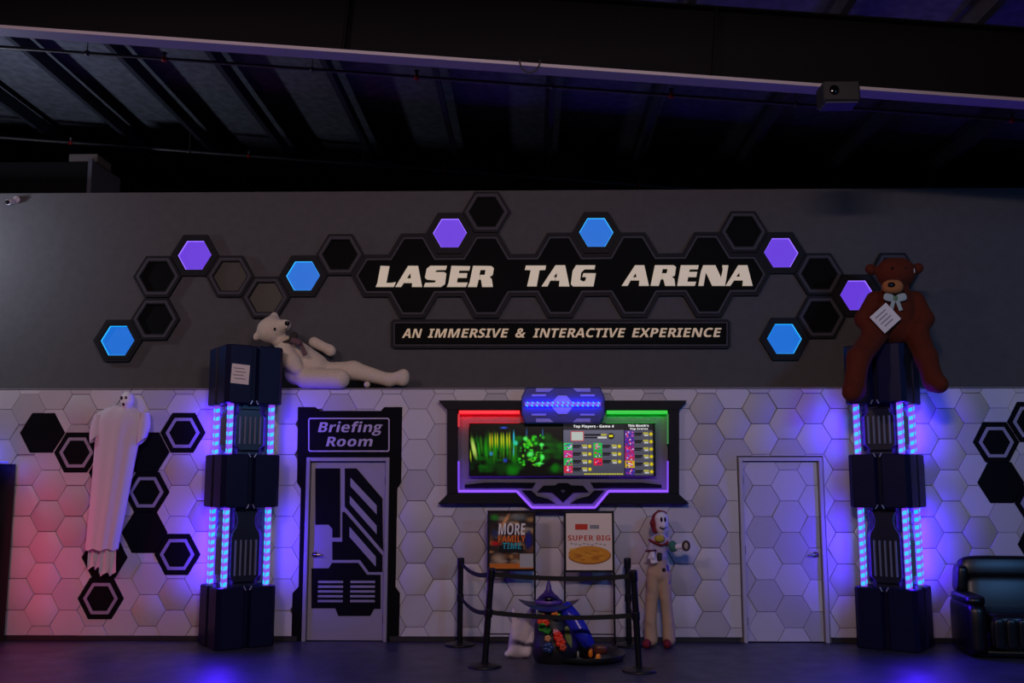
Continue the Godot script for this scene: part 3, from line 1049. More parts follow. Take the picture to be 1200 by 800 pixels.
	var ta := Vector3(-0.072, 2.810, 0.260)
	var tb := Vector3(0.841, 2.808, 0.260)
	obj("led_tube", tubed([ta, tb], 0.026, 8), glow(Color(0.42, 0.22, 1.0), 0.85), b)
	var seg := mb()
	for k in 15:
		var c := ta.lerp(tb, (k + 0.5) / 15.0)
		tube(seg, [c + Vector3(-0.016, -0.016, 0), c + Vector3(0.016, 0.016, 0)], 0.0245, 8)
	obj("led_segments", seg, glow(CYAN, 1.0), b)
	for s in [-1.0, 1.0]:
		strip_light("led_light", b, (ta + tb) / 2 + Vector3(0, s * 0.03, 0), Vector3(0, s * 0.8, -0.6), Vector2(0.92, 0.03), Color(0.14, 0.10, 1.0), 0.16)
	strip_light("led_light", b, (ta + tb) / 2 + Vector3(0, 0, 0.03), Vector3(0, 0, 1), Vector2(0.92, 0.05), Color(0.30, 0.25, 1.0), 0.05)
	# the two screens stand in the recess
	var s1 := thing("television", "flat screen showing a bright green laser arena scene", "television", "screens in the score display")
	var a1 := Vector3(-0.739, 1.961, 0.100)
	var b1 := Vector3(0.388, 2.583, 0.100)
	obj("bezel", span(Vector3(a1.x - 0.012, a1.y - 0.014, 0.045), Vector3(b1.x + 0.003, b1.y + 0.012, 0.098), 0.004), M.gloss_black, s1)
	obj("screen", screen_mesh(Vector3(a1.x, a1.y, 0.0995), Vector3(b1.x, b1.y, 0.0995)), picture(arena_picture(), 0.85), s1)
	strip_light("screen_light", s1, (a1 + b1) / 2 + Vector3(0, 0, 0.01), Vector3(0, 0, 1), Vector2(1.1, 0.6), Color(0.25, 0.8, 0.2), 0.03)
	var s2 := thing("television", "flat screen listing top players and top scores on grey", "television", "screens in the score display")
	var a2 := Vector3(0.394, 1.961, 0.100)
	var b2 := Vector3(1.495, 2.581, 0.100)
	obj("bezel", span(Vector3(a2.x - 0.003, a2.y - 0.014, 0.045), Vector3(b2.x + 0.012, b2.y + 0.012, 0.098), 0.004), M.gloss_black, s2)
	obj("screen", screen_mesh(Vector3(a2.x, a2.y, 0.0995), Vector3(b2.x, b2.y, 0.0995)), picture(score_picture(), 0.9), s2)
	strip_light("screen_light", s2, (a2 + b2) / 2 + Vector3(0, 0, 0.01), Vector3(0, 0, 1), Vector2(1.1, 0.6), Color(0.75, 0.75, 0.85), 0.05)
	var tx := glow(Color.WHITE, 0.85)
	obj("screen_lettering", lettering("Top Players - Game 4", Vector3(0.517, 2.528, 0.100), 0.49, 0.042, 0.0, 0.001), tx, s2)
	obj("screen_lettering", lettering("This Month's", Vector3(1.179, 2.546, 0.100), 0.25, 0.030, 0.0, 0.001), tx, s2)
	obj("screen_lettering", lettering("Top Scores", Vector3(1.199, 2.504, 0.100), 0.22, 0.030, 0.0, 0.001), tx, s2)

# ---------------------------------------------------------------- wall sign of hexagons
func cell(c: int, r: int) -> Vector2:
	return Vector2(-4.874 + c * 0.4778, 4.541 + r * 0.2815)

func wall_sign() -> void:
	var wall := -0.498
	var R := 0.3185
	# lit panels
	var lit := [[-1, -3, "b", "lowest blue glowing hexagon panel at the far left of the wall"], [1, 1, "v", "violet glowing hexagon panel at the top of the left chain"],
		[4, 0, "b", "blue glowing hexagon panel just left of the LASER lettering"], [8, 2, "v", "violet glowing hexagon panel above the word LASER"],
		[12, 2, "b", "blue glowing hexagon panel above the word TAG"], [17, 1, "v", "violet glowing hexagon panel just right of the ARENA lettering"],
		[17, -3, "b", "lowest blue glowing hexagon panel at right, near the brown bear"], [19, -1, "v", "violet glowing hexagon panel half hidden by the brown bear"]]
	var unlit := [[0, 0, "unlit dark hexagon panel, upper of two left of violet panel"], [0, -2, "unlit dark hexagon panel next to the lowest blue panel at left"],
		[2, 0, "unlit greenish dark hexagon panel right of the left violet panel"], [3, -1, "unlit dark hexagon panel above the head of the white bear"],
		[5, 1, "unlit black hexagon panel touching the left end of the sign"], [9, 3, "topmost unlit black hexagon panel of the whole wall"],
		[16, 2, "unlit black hexagon panel above the end of ARENA"], [18, 0, "unlit black hexagon panel, upper of two right of the sign"],
		[18, -2, "unlit black hexagon panel, lower of two right of the sign"], [20, 0, "unlit black hexagon panel behind the head of the brown bear"]]
	var blue_ring := glow(Color(0.04, 0.70, 1.0), 1.3)
	var blue_face := glow(Color(0.02, 0.50, 1.0), 0.60, Color(0.15, 0.28, 0.36))
	var violet_ring := glow(Color(0.58, 0.42, 1.0), 1.3)
	var violet_face := glow(Color(0.46, 0.26, 1.0), 0.66, Color(0.28, 0.20, 0.36))
	for e in lit + unlit:
		var p := cell(e[0], e[1])
		var on: bool = e.size() == 4
		var t := thing("hexagon_light" if on else "hexagon_plaque", e[3] if on else e[2], "wall light" if on else "plaque", "glowing hexagon panels" if on else "unlit hexagon panels", Vector3(p.x, p.y, wall))
		obj("hexagon_frame", banded(hexa(Vector2.ZERO, R - 0.003), 0.0, 0.080, 0.0, 0.055), M.frame_dark, t)
		obj("frame_line", banded(hexa(Vector2.ZERO, R - 0.040), 0.0, 0.032, 0.055, 0.060), M.frame_line if not on else M.frame_dark, t)
		if on:
			obj("light_face", plated(hexa(Vector2.ZERO, R - 0.08), 0.0, 0.018, 0.0), blue_face if e[2] == "b" else violet_face, t)
			obj("light_rim", banded(hexa(Vector2.ZERO, R - 0.083), 0.0, 0.016, 0.018, 0.034), blue_ring if e[2] == "b" else violet_ring, t)
			strip_light("panel_light", t, Vector3(0, 0, 0.062), Vector3(0, 0, 1), Vector2(0.36, 0.36), Color(0.02, 0.45, 1.0) if e[2] == "b" else Color(0.42, 0.2, 1.0), 0.035)
		else:
			obj("panel_face", plated(hexa(Vector2.ZERO, R - 0.08), 0.0, 0.018, 0.0), mat(Color(0.16, 0.155, 0.11), 0.5) if e[0] in [2, 3] else M.field, t)
	# main name board: one outline round a run of hexagons
	var s := thing("name_board", "black honeycomb sign board with raised pale LASER TAG ARENA letters", "sign")
	var union := PackedVector2Array()
	for c in [[6, 0], [7, 1], [7, -1], [8, 0], [9, 1], [9, -1], [10, 0], [11, 1], [11, -1], [12, 0], [13, 1], [13, -1], [14, 0], [15, 1], [15, -1], [16, 0]]:
		var h := hexa(cell(c[0], c[1]), R + 0.0045)
		if union.is_empty():
			union = h
		else:
			var best := 0.0
			for q in Geometry2D.merge_polygons(union, h):
				if area_of(q) > best:
					best = area_of(q)
					union = q
	union = tidy(union)
	obj("board_face", plated(union, wall, wall + 0.04, 0.0), M.field, s)
	obj("board_edge", banded(union, 0.0, 0.045, wall, wall + 0.052), M.frame_dark, s)
	obj("board_line", banded(inset(ccw(union), 0.050), 0.0, 0.024, wall + 0.04, wall + 0.048), M.frame_line, s)
	var L := [
		pts([-1.948, 4.664, -1.832, 4.659, -1.870, 4.438, -1.802, 4.438, -1.747, 4.448, -1.771, 4.385, -2.005, 4.386, -1.984, 4.439]),
		pts([-1.588, 4.663, -1.459, 4.662, -1.403, 4.384, -1.536, 4.385, -1.531, 4.437, -1.574, 4.437, -1.575, 4.497, -1.550, 4.497, -1.557, 4.571, -1.607, 4.497, -1.579, 4.497, -1.578, 4.437, -1.643, 4.437, -1.677, 4.385, -1.750, 4.385]),
		pts([-1.299, 4.662, -1.084, 4.661, -1.099, 4.608, -1.217, 4.606, -1.242, 4.579, -1.120, 4.578, -1.091, 4.560, -1.107, 4.420, -1.160, 4.383, -1.381, 4.384, -1.363, 4.436, -1.237, 4.440, -1.223, 4.470, -1.341, 4.481, -1.368, 4.507, -1.346, 4.624]),
		pts([-1.025, 4.661, -0.781, 4.655, -0.793, 4.599, -0.921, 4.600, -0.931, 4.562, -0.818, 4.562, -0.827, 4.502, -0.943, 4.502, -0.954, 4.439, -0.812, 4.439, -0.836, 4.382, -1.082, 4.383, -1.060, 4.435]),
		pts([-0.744, 4.660, -0.508, 4.656, -0.474, 4.628, -0.488, 4.538, -0.530, 4.513, -0.500, 4.483, -0.485, 4.381, -0.625, 4.381, -0.640, 4.479, -0.652, 4.479, -0.652, 4.539, -0.592, 4.539, -0.582, 4.606, -0.648, 4.606, -0.662, 4.539, -0.657, 4.539, -0.656, 4.479, -0.670, 4.479, -0.694, 4.381, -0.812, 4.382, -0.787, 4.442]),
		pts([-0.058, 4.660, 0.203, 4.659, 0.193, 4.603, 0.119, 4.600, 0.081, 4.386, -0.044, 4.387, 0.005, 4.601, -0.073, 4.604]),
		pts([0.325, 4.663, 0.451, 4.662, 0.504, 4.384, 0.368, 4.385, 0.376, 4.461, 0.324, 4.461, 0.325, 4.505, 0.345, 4.505, 0.341, 4.563, 0.297, 4.505, 0.320, 4.505, 0.320, 4.462, 0.258, 4.462, 0.221, 4.386, 0.143, 4.386]),
		pts([0.591, 4.662, 0.841, 4.661, 0.830, 4.608, 0.700, 4.609, 0.656, 4.564, 0.643, 4.466, 0.684, 4.444, 0.711, 4.459, 0.721, 4.508, 0.670, 4.508, 0.685, 4.556, 0.847, 4.555, 0.815, 4.383, 0.551, 4.384, 0.522, 4.414, 0.546, 4.587]),
		pts([1.353, 4.659, 1.473, 4.658, 1.527, 4.388, 1.400, 4.388, 1.407, 4.460, 1.349, 4.460, 1.350, 4.501, 1.372, 4.501, 1.362, 4.555, 1.324, 4.501, 1.345, 4.501, 1.345, 4.460, 1.295, 4.460, 1.255, 4.389, 1.177, 4.389]),
		pts([1.610, 4.658, 1.852, 4.657, 1.882, 4.633, 1.864, 4.521, 1.825, 4.503, 1.856, 4.479, 1.866, 4.386, 1.737, 4.387, 1.717, 4.474, 1.703, 4.474, 1.705, 4.551, 1.761, 4.550, 1.773, 4.609, 1.710, 4.610, 1.697, 4.551, 1.700, 4.551, 1.698, 4.474, 1.684, 4.474, 1.655, 4.387, 1.550, 4.388]),
		pts([1.945, 4.656, 2.174, 4.656, 2.162, 4.603, 2.061, 4.603, 2.047, 4.568, 2.153, 4.568, 2.139, 4.501, 2.035, 4.502, 2.022, 4.438, 2.137, 4.438, 2.117, 4.386, 1.892, 4.386]),
		pts([2.233, 4.655, 2.389, 4.655, 2.459, 4.487, 2.484, 4.599, 2.479, 4.654, 2.557, 4.654, 2.505, 4.384, 2.342, 4.385, 2.265, 4.568, 2.229, 4.385, 2.164, 4.385, 2.200, 4.568]),
		pts([2.684, 4.653, 2.801, 4.653, 2.859, 4.383, 2.730, 4.383, 2.740, 4.455, 2.675, 4.455, 2.676, 4.502, 2.701, 4.502, 2.697, 4.558, 2.653, 4.502, 2.672, 4.502, 2.670, 4.455, 2.624, 4.455, 2.575, 4.384, 2.513, 4.384])]
	for p in L:
		obj("letter", plated(p, wall + 0.06, wall + 0.085, 0.004), M.letter, s)
	for w in [[-1.02, 1.45], [0.56, 0.9], [2.24, 1.6]]:
		strip_light("letter_light", s, Vector3(w[0], 4.56, wall + 0.058), Vector3(0, 0, -1), Vector2(w[1], 0.2), Color(1.0, 0.82, 0.62), 0.0012)

func tidy(p: PackedVector2Array) -> PackedVector2Array:
	var r := PackedVector2Array()
	for v in p:
		if r.is_empty() or r[r.size() - 1].distance_to(v) > 0.03:
			r.append(v)
	if r[0].distance_to(r[r.size() - 1]) < 0.03:
		r.remove_at(r.size() - 1)
	return r

func tagline() -> void:
	var wall := -0.498
	var t := thing("tagline_board", "long black sign board reading AN IMMERSIVE and INTERACTIVE EXPERIENCE", "sign")
	var o := pts([-1.773, 3.965, 2.535, 3.952, 2.567, 3.918, 2.557, 3.609, 2.524, 3.576, -1.767, 3.586, -1.800, 3.620, -1.805, 3.931])
	obj("board_face", plated(o, wall, wall + 0.04, 0.002), M.field, t)
	obj("board_edge", banded(o, 0.0, 0.03, wall, wall + 0.048), M.frame_dark, t)
	obj("board_line", banded(inset(ccw(o), 0.034), 0.0, 0.016, wall + 0.04, wall + 0.045), M.frame_line, t)
	for w in [["AN", 472.5, 496], ["IMMERSIVE", 502.5, 597], ["&", 604, 618], ["INTERACTIVE", 625, 733], ["EXPERIENCE", 740, 844]]:
		var y: float = 3.722
		var k: float = 0.01105
		var x0: float = -1.656 + (w[1] - 472.5) * k
		obj("lettering", lettering(w[0], Vector3(x0, y, wall + 0.045), (w[2] - w[1]) * k, 0.118, 0.25, 0.016), M.tag_letter, t)

# ---------------------------------------------------------------- glowing columns
func prism(st: SurfaceTool, poly: PackedVector2Array, y0: float, y1: float, b: float) -> void:
	var m := (y0 + y1) / 2
	plate(st, poly, m, y1, b, Vector2.ZERO, Transform3D(Basis(Vector3(1, 0, 0), Vector3(0, 0, 1), Vector3(0, 1, 0)), Vector3.ZERO))
	plate(st, poly, -m, -y0, b, Vector2.ZERO, Transform3D(Basis(Vector3(1, 0, 0), Vector3(0, 0, 1), Vector3(0, -1, 0)), Vector3.ZERO))

func column(at: Vector3, turn: float, side: String) -> void:
	var label := "dark tiered column with violet LED strips carrying the %s" % ("white bear's head and a paper note" if side == "left" else "seated brown bear")
	var t := thing("led_column", label, "column", "LED columns", at, deg_to_rad(turn))
	# room in front of the wall, seen in the column's own axes
	var inv := t.transform.affine_inverse()
	var free := PackedVector2Array()
	for c in [Vector3(-20, 0, 0.03), Vector3(20, 0, 0.03), Vector3(20, 0, 20), Vector3(-20, 0, 20)]:
		var l: Vector3 = inv * c
		free.append(Vector2(l.x, l.z))
	var H := 0.35
	var plan := PackedVector2Array()
	for k in 4:
		var a := -k * PI / 2
		for v in [Vector2(-H + 0.05, H), Vector2(-0.045, H), Vector2(-0.02, H - 0.06), Vector2(0.02, H - 0.06), Vector2(0.045, H), Vector2(H - 0.05, H), Vector2(H, H - 0.05)]:
			plan.append(v.rotated(a))
	var core := PackedVector2Array()
	for k in 4:
		for v in [Vector2(-0.13, 0.19), Vector2(0.13, 0.19)]:
			core.append(v.rotated(-k * PI / 2))
	var block := Geometry2D.intersect_polygons(plan, free)[0]
	var inner := Geometry2D.intersect_polygons(core, free)[0]
	for y in [[0.0, 0.685], [1.59, 2.205], [2.80, 3.49]]:
		var st := mb()
		prism(st, block, y[0], y[1], 0.012)
		var o := obj("block", st, M.column, t)
		# bright clips where the groove meets the top and bottom edges
		for e in [y[0], y[1]]:
			if e == 0.0 or e > 3.0:
				continue
			for sx in [-1.0, 1.0]:
				var up := 1.0 if e == y[0] else -1.0
				obj("edge_clip", box(Vector3.ZERO, Vector3(0.012, 0.055, 0.02), 0.003, Transform3D(Basis(Vector3(0, 0, 1), sx * up * 0.5), Vector3(sx * 0.035, e + up * 0.012, H - 0.005))), M.clip, o)
	for g in [[0.685, 1.59, 1.34], [2.205, 2.80, 2.76]]:
		var st := mb()
		prism(st, inner, g[0], g[1], 0.0)
		obj("core", st, M.column_core, t)
		# fluted shell on each visible side of the core
		for k in 4:
			var bz := Basis(Vector3.UP, k * PI / 2)
			if (t.transform * (bz * Vector3(0, 0, 0.24))).z < 0.06:
				continue
			var low: float = g[0] + 0.07
			var half := [[0.12, 0.0], [0.14, 0.03], [0.18, 0.07]]
			if g[0] < 1.0:   # bottle outline: a panel with a narrow neck above it
				half += [[0.18, 0.52], [0.165, 0.58], [0.125, 0.64], [0.112, 0.70], [0.118, 0.76], [0.15, 0.83]]
			else:
				half += [[0.18, 0.41], [0.14, 0.45], [0.12, 0.50]]
			var outline := PackedVector2Array()
			for e in half:
				outline.append(Vector2(e[0], low - 0.03 + e[1]))
			half.reverse()
			for e in half:
				outline.append(Vector2(-e[0], low - 0.03 + e[1]))
			var c := mb()
			plate(c, outline, 0.15, 0.225, 0.014, Vector2.ZERO, Transform3D(bz, Vector3.ZERO))
			var shell := obj("shell_panel", c, M.column_core, t)
			var top: float = low + (0.46 if g[0] < 1.0 else 0.38)
			for x in [-0.12, -0.06, 0.0, 0.06, 0.12]:
				obj("flute", box(Vector3(x, (low + 0.05 + top) / 2, 0.228), Vector3(0.024, top - low - 0.05, 0.026), 0.006, Transform3D(bz, Vector3.ZERO)), M.core, shell)
		# LED strips at the corners
		for k in 4:
			var d := Vector3(0, 0, 1).rotated(Vector3.UP, PI / 4 + k * PI / 2)
			var c: Vector3 = d * 0.355
			if (t.transform * c).z < 0.07:
				continue
			var len: float = g[1] - g[0]
			var mid: float = (g[0] + g[1]) / 2
			var xf := Transform3D(Basis.IDENTITY, c)
			var bar := obj("led_strip", box(Vector3(0, mid, 0), Vector3(0.062, len - 0.002, 0.062), 0.006, xf), M.led_body, t)
			var seg := mb()
			var n := int(len / 0.088)
			for i in n:
				var y: float = g[0] + (i + 0.5) * len / n
				var slope := Transform3D(Basis(Vector3(1, 0.28, 0), Vector3(0, 1, 0), Vector3(0, -0.28, 1)), Vector3(0, y, 0))
				bx(seg, Vector3.ZERO, Vector3(0.046, 0.046, 0.067), 0.003, xf * slope)
				bx(seg, Vector3.ZERO, Vector3(0.067, 0.046, 0.046), 0.003, xf * slope)
			obj("led_segments", seg, M.led_cell, bar)
			strip_light("led_light", t, c - d * 0.055 + Vector3(0, mid, 0), -d, Vector2(0.05, len - 0.02), Color(0.30, 0.10, 1.0), 0.10 * len)
			# the side strips shine outwards and back at the wall
			var look: Vector3 = d
			if absf((t.basis * d).x) > 0.7:
				look = (d * 0.95 + t.basis.inverse() * Vector3(0, 0, -0.35)).normalized()
			strip_light("led_light", t, c + look * 0.055 + Vector3(0, mid, 0), look, Vector2(0.05, len - 0.02), Color(0.25, 0.08, 1.0), (3.6 if look == d else 1.2) * len)

# ---------------------------------------------------------------- plush bears and ghosts
func bow(parent: Node, at: Vector3, w: float, m: Material, m2: Material) -> void:
	var b := obj("bow", pillowed(Vector3.ZERO, Vector3(w * 0.22, w * 0.22, w * 0.2), 0.8, Transform3D(Basis.IDENTITY, at)), m2, parent)
	for s in [-1.0, 1.0]:
		obj("bow_loop", pillowed(Vector3.ZERO, Vector3(w * 0.46, w * 0.34, w * 0.12), 0.7, Transform3D(Basis(Vector3(0, 0, 1), s * 0.25), at + Vector3(s * w * 0.27, w * 0.04, 0))), m, b)
		obj("bow_tail", box(Vector3.ZERO, Vector3(w * 0.17, w * 0.5, 0.012), 0.005, Transform3D(Basis(Vector3(0, 0, 1), s * 0.3), at + Vector3(s * w * 0.14, -w * 0.30, 0.005))), m, b)

func polar_bear() -> void:
	var t := thing("teddy_bear", "large white plush bear lying along the ledge, head on the column", "plush bear")
	var head := Vector3(-3.264, 3.763, -0.060)
	var nose := Vector3(-3.052, 3.818, 0.030)
	var B := [
		[head, head + Vector3(0.02, 0.02, 0), 0.165, 0.160],
		[head + Vector3(0.05, 0.02, 0.02), nose, 0.110, 0.070],
		[Vector3(-3.422, 3.680, -0.030), Vector3(-3.427, 3.669, -0.030), 0.048, 0.040],
		[Vector3(-3.229, 3.950, -0.100), Vector3(-3.229, 3.961, -0.100), 0.058, 0.045],
		[Vector3(-3.148, 3.641, -0.100), Vector3(-3.027, 3.517, -0.150), 0.100, 0.150],
		[Vector3(-3.017, 3.528, -0.150), Vector3(-2.731, 3.317, -0.200), 0.165, 0.180],
		[Vector3(-3.062, 3.538, 0.020), Vector3(-2.951, 3.351, 0.060), 0.085, 0.105],
		[Vector3(-2.951, 3.351, 0.060), Vector3(-2.893, 3.276, 0.070), 0.105, 0.085],
		[Vector3(-2.768, 3.650, -0.330), Vector3(-2.562, 3.547, -0.300), 0.070, 0.062],
		[Vector3(-2.562, 3.547, -0.300), Vector3(-2.540, 3.525, -0.300), 0.062, 0.060],
		[Vector3(-2.921, 3.231, -0.100), Vector3(-2.718, 3.247, -0.150), 0.155, 0.170],
		[Vector3(-2.794, 3.158, -0.020), Vector3(-2.359, 3.142, 0.030), 0.130, 0.125],
		[Vector3(-2.604, 3.254, -0.220), Vector3(-2.233, 3.273, -0.200), 0.125, 0.115],
		[Vector3(-2.233, 3.273, -0.200), Vector3(-1.773, 3.149, -0.160), 0.115, 0.078],
		[Vector3(-1.773, 3.149, -0.160), Vector3(-1.601, 3.191, -0.150), 0.078, 0.082],
		[Vector3(-1.600, 3.137, -0.150), Vector3(-1.591, 3.223, -0.150), 0.070, 0.055]]
	obj("body", blob(B, 0.018, 0.045), M.white_fur, t)
	obj("nose", pillowed(nose + Vector3(0.035, 0.012, 0.055), Vector3(0.066, 0.058, 0.05), 0.9), M.gloss_black, t)
	obj("eye", ball(Vector3(-3.165, 3.759, 0.105), 0.017), M.gloss_black, t)
	obj("mouth", tubed([nose + Vector3(0.045, -0.01, 0.05), nose + Vector3(0.04, -0.05, 0.045), nose + Vector3(0.01, -0.06, 0.05)], 0.005, 5), M.gloss_black, t)
	obj("tail", ball(Vector3(-2.032, 3.080, -0.050), 0.04), M.white_fur, t)
	var rb := mat(Color(0.36, 0.25, 0.27), 0.7)
	var ne := obj("neck_ribbon", tubed([Vector3(-3.075, 3.586, 0.060), Vector3(-3.004, 3.608, 0.090), Vector3(-2.946, 3.638, 0.070), Vector3(-2.932, 3.674, 0.000)], 0.020, 7), mat(Color(0.20, 0.17, 0.15), 0.8), t)
	obj("bow_loop", pillowed(Vector3.ZERO, Vector3(0.14, 0.085, 0.06), 0.7, Transform3D(Basis(Vector3(0, 0, 1), -0.3), Vector3(-2.891, 3.598, 0.120))), rb, ne)
	obj("bow_loop", pillowed(Vector3.ZERO, Vector3(0.12, 0.085, 0.06), 0.7, Transform3D(Basis(Vector3(0, 0, 1), 0.9), Vector3(-2.937, 3.670, 0.070))), mat(Color(0.16, 0.14, 0.13), 0.8), ne)
	obj("bow_tail", box(Vector3.ZERO, Vector3(0.055, 0.17, 0.014), 0.005, Transform3D(Basis(Vector3(0, 0, 1), 0.45), Vector3(-2.811, 3.507, 0.090))), rb, ne)

func brown_bear() -> void:
	var t := thing("teddy_bear", "large brown plush bear sitting on the right column, legs dangling", "plush bear")
	var head := Vector3(4.335, 4.338, 0.550)
	var B := [
		[head + Vector3(-0.04, 0, 0), head + Vector3(0.04, 0, 0), 0.185, 0.185],
		[head + Vector3(-0.02, -0.07, 0.08), Vector3(4.222, 4.156, 0.740), 0.120, 0.085],
		[Vector3(4.054, 4.380, 0.550), Vector3(4.036, 4.388, 0.560), 0.062, 0.062],
		[Vector3(4.593, 4.388, 0.550), Vector3(4.600, 4.396, 0.560), 0.062, 0.062],
		[Vector3(4.327, 4.086, 0.520), Vector3(4.325, 3.915, 0.500), 0.170, 0.210],
		[Vector3(4.325, 3.915, 0.500), Vector3(4.325, 3.725, 0.470), 0.215, 0.245],
		[Vector3(4.092, 4.015, 0.520), Vector3(3.923, 3.777, 0.600), 0.115, 0.105],
		[Vector3(3.923, 3.777, 0.600), Vector3(3.952, 3.640, 0.700), 0.105, 0.085],
		[Vector3(4.554, 4.013, 0.520), Vector3(4.620, 3.775, 0.600), 0.115, 0.105],
		[Vector3(4.620, 3.775, 0.600), Vector3(4.524, 3.638, 0.700), 0.105, 0.085],
		[Vector3(4.036, 3.591, 0.620), Vector3(3.739, 3.278, 0.880), 0.140, 0.125],
		[Vector3(3.739, 3.278, 0.880), Vector3(3.659, 2.952, 0.930), 0.125, 0.115],
		[Vector3(3.660, 2.914, 0.920), Vector3(3.615, 2.887, 1.000), 0.125, 0.115],
		[Vector3(4.512, 3.590, 0.620), Vector3(4.503, 3.296, 0.880), 0.140, 0.122],
		[Vector3(4.503, 3.296, 0.880), Vector3(4.549, 3.038, 0.920), 0.122, 0.110],
		[Vector3(4.566, 2.999, 0.920), Vector3(4.589, 2.974, 0.980), 0.115, 0.105]]
	obj("body", blob(B, 0.018, 0.05), M.brown_fur, t)
	obj("muzzle", pillowed(Vector3(4.208, 4.129, 0.775), Vector3(0.24, 0.165, 0.18), 0.85), M.tan_fur, t)
	obj("nose", pillowed(Vector3(4.159, 4.136, 0.870), Vector3(0.085, 0.06, 0.05), 0.9), M.gloss_black, t)
	for s in [-1.0, 1.0]:
		obj("eye", ball(head + Vector3(-0.025 + s * 0.075, 0.02, 0.172), 0.017), M.gloss_black, t)
	obj("ear_tag", box(Vector3.ZERO, Vector3(0.03, 0.05, 0.01), 0.003, Transform3D(Basis.IDENTITY, Vector3(4.496, 4.340, 0.680))), M.paper, t)
	bow(t, Vector3(4.236, 3.996, 0.760), 0.27, mat(Color(0.62, 0.66, 0.62), 0.75), mat(Color(0.34, 0.48, 0.32), 0.75))
	var n := thing("paper_note", "square white paper note hung cornerwise on the brown bear's chest", "paper", "paper notes on the columns", Vector3(4.096, 3.759, 0.800))
	var xf := Transform3D(Basis(Vector3(0, 0, 1), 0.72), Vector3.ZERO)
	obj("paper_sheet", box(Vector3.ZERO, Vector3(0.26, 0.25, 0.003), 0.0, xf), M.paper, n)
	for k in 4:
		obj("printed_line", box(Vector3(-0.01, 0.07 - k * 0.045, 0.002), Vector3(0.16 - 0.03 * (k % 2), 0.012, 0.001), 0.0, xf), M.ink, n)

func hanging_ghost() -> void:
	var t := thing("hanging_ghost", "white gauze ghost with dark eyes hanging on the left wall", "ghost decoration")
	var rows := [[477, 149, 9.0, 0.05], [481, 148, 19.0, 0.07], [486, 147.5, 27.0, 0.085], [494, 147.5, 30.0, 0.09], [505, 147.0, 29.0, 0.085], [516, 146, 26.0, 0.08], [540, 144.5, 24.5, 0.075], [575, 142.5, 22.5, 0.07], [605, 140.5, 21.0, 0.07], [630, 138.5, 19.5, 0.065], [645, 137.5, 19.0, 0.06]]
	var g := []
	for r in rows:
		var k := 0.01045
		var c := Vector3(-5.005 + (r[1] - 149) * k - (r[0] - 477) * 0.00022, 2.80 - (r[0] - 477) * 0.01025, 0.125)
		var ring := []
		for j in 64:
			var a := TAU * j / 64.0
			var fold := 1.0 + 0.07 * sin(a * 9.0 + 1.0) * minf((r[0] - 470) / 40.0, 1.0)
			ring.append(c + Vector3(cos(a) * r[2] * k * (0.97 + 0.03 * fold), 0.012 * sin(a * 7.0), sin(a) * r[3] * fold))
		g.append(ring)
	var st := mb()
	sheet(st, g, true)
	obj("gauze_robe", st, M.gauze, t)
	# ragged tails under the robe
	for e in [[[-5.33, -5.19], 0.86, 0.10], [[-5.17, -4.98], 0.79, 0.135]]:
		var q := []
		for i in 6:
			var row := []
			for j in 11:
				var x := lerpf(e[0][0], e[0][1], j / 10.0)
				var y: float = lerpf(1.10, e[1] + 0.03 * sin(j * 2.1), i / 5.0)
				row.append(Vector3(x - 0.03 * i / 5.0 * sin(j), y, e[2] + 0.016 * sin(j * 1.9 + i * 0.4)))
			q.append(row)
		var s := mb()
		sheet(s, q)
		obj("ragged_tail", s, M.gauze, t)
	for e in [[-4.72, 2.72, -4.74, 2.37], [-5.28, 2.70, -5.32, 2.40]]:
		var q := []
		for i in 8:
			var f := i / 7.0
			var row := []
			for j in 13:
				var a := TAU * j / 12.0
				var w := 0.055 + 0.03 * sin(f * PI)
				row.append(Vector3(lerpf(e[0], e[2], f) + cos(a) * w, lerpf(e[1], e[3], f) + 0.05 * cos(a) * f, 0.13 + sin(a) * 0.06))
			q.append(row)
		var s := mb()
		sheet(s, q)
		obj("sleeve", s, M.gauze, t)
	var hc := Vector3(-4.934, 2.872, 0.150)
	var head := obj("head", blob([[hc + Vector3(0, 0.03, 0), hc + Vector3(0, 0.0, 0), 0.078, 0.08], [hc + Vector3(0, -0.03, 0.01), hc + Vector3(0.0, -0.10, 0.0), 0.066, 0.05]], 0.01, 0.03), mat(Color(0.90, 0.88, 0.90), 0.6), t)
	for s in [-1.0, 1.0]:
		obj("eye", pillowed(hc + Vector3(-0.018 + s * 0.028, 0.025, 0.074), Vector3(0.030, 0.045, 0.02), 1.0), M.gloss_black, head)
	obj("mouth", pillowed(hc + Vector3(-0.018, -0.045, 0.070), Vector3(0.034, 0.055, 0.02), 1.0), M.gloss_black, head)
	obj("hanging_string", tubed([hc + Vector3(0, 0.09, -0.02), Vector3(hc.x, 3.03, 0.02)], 0.004, 5), M.black, t)

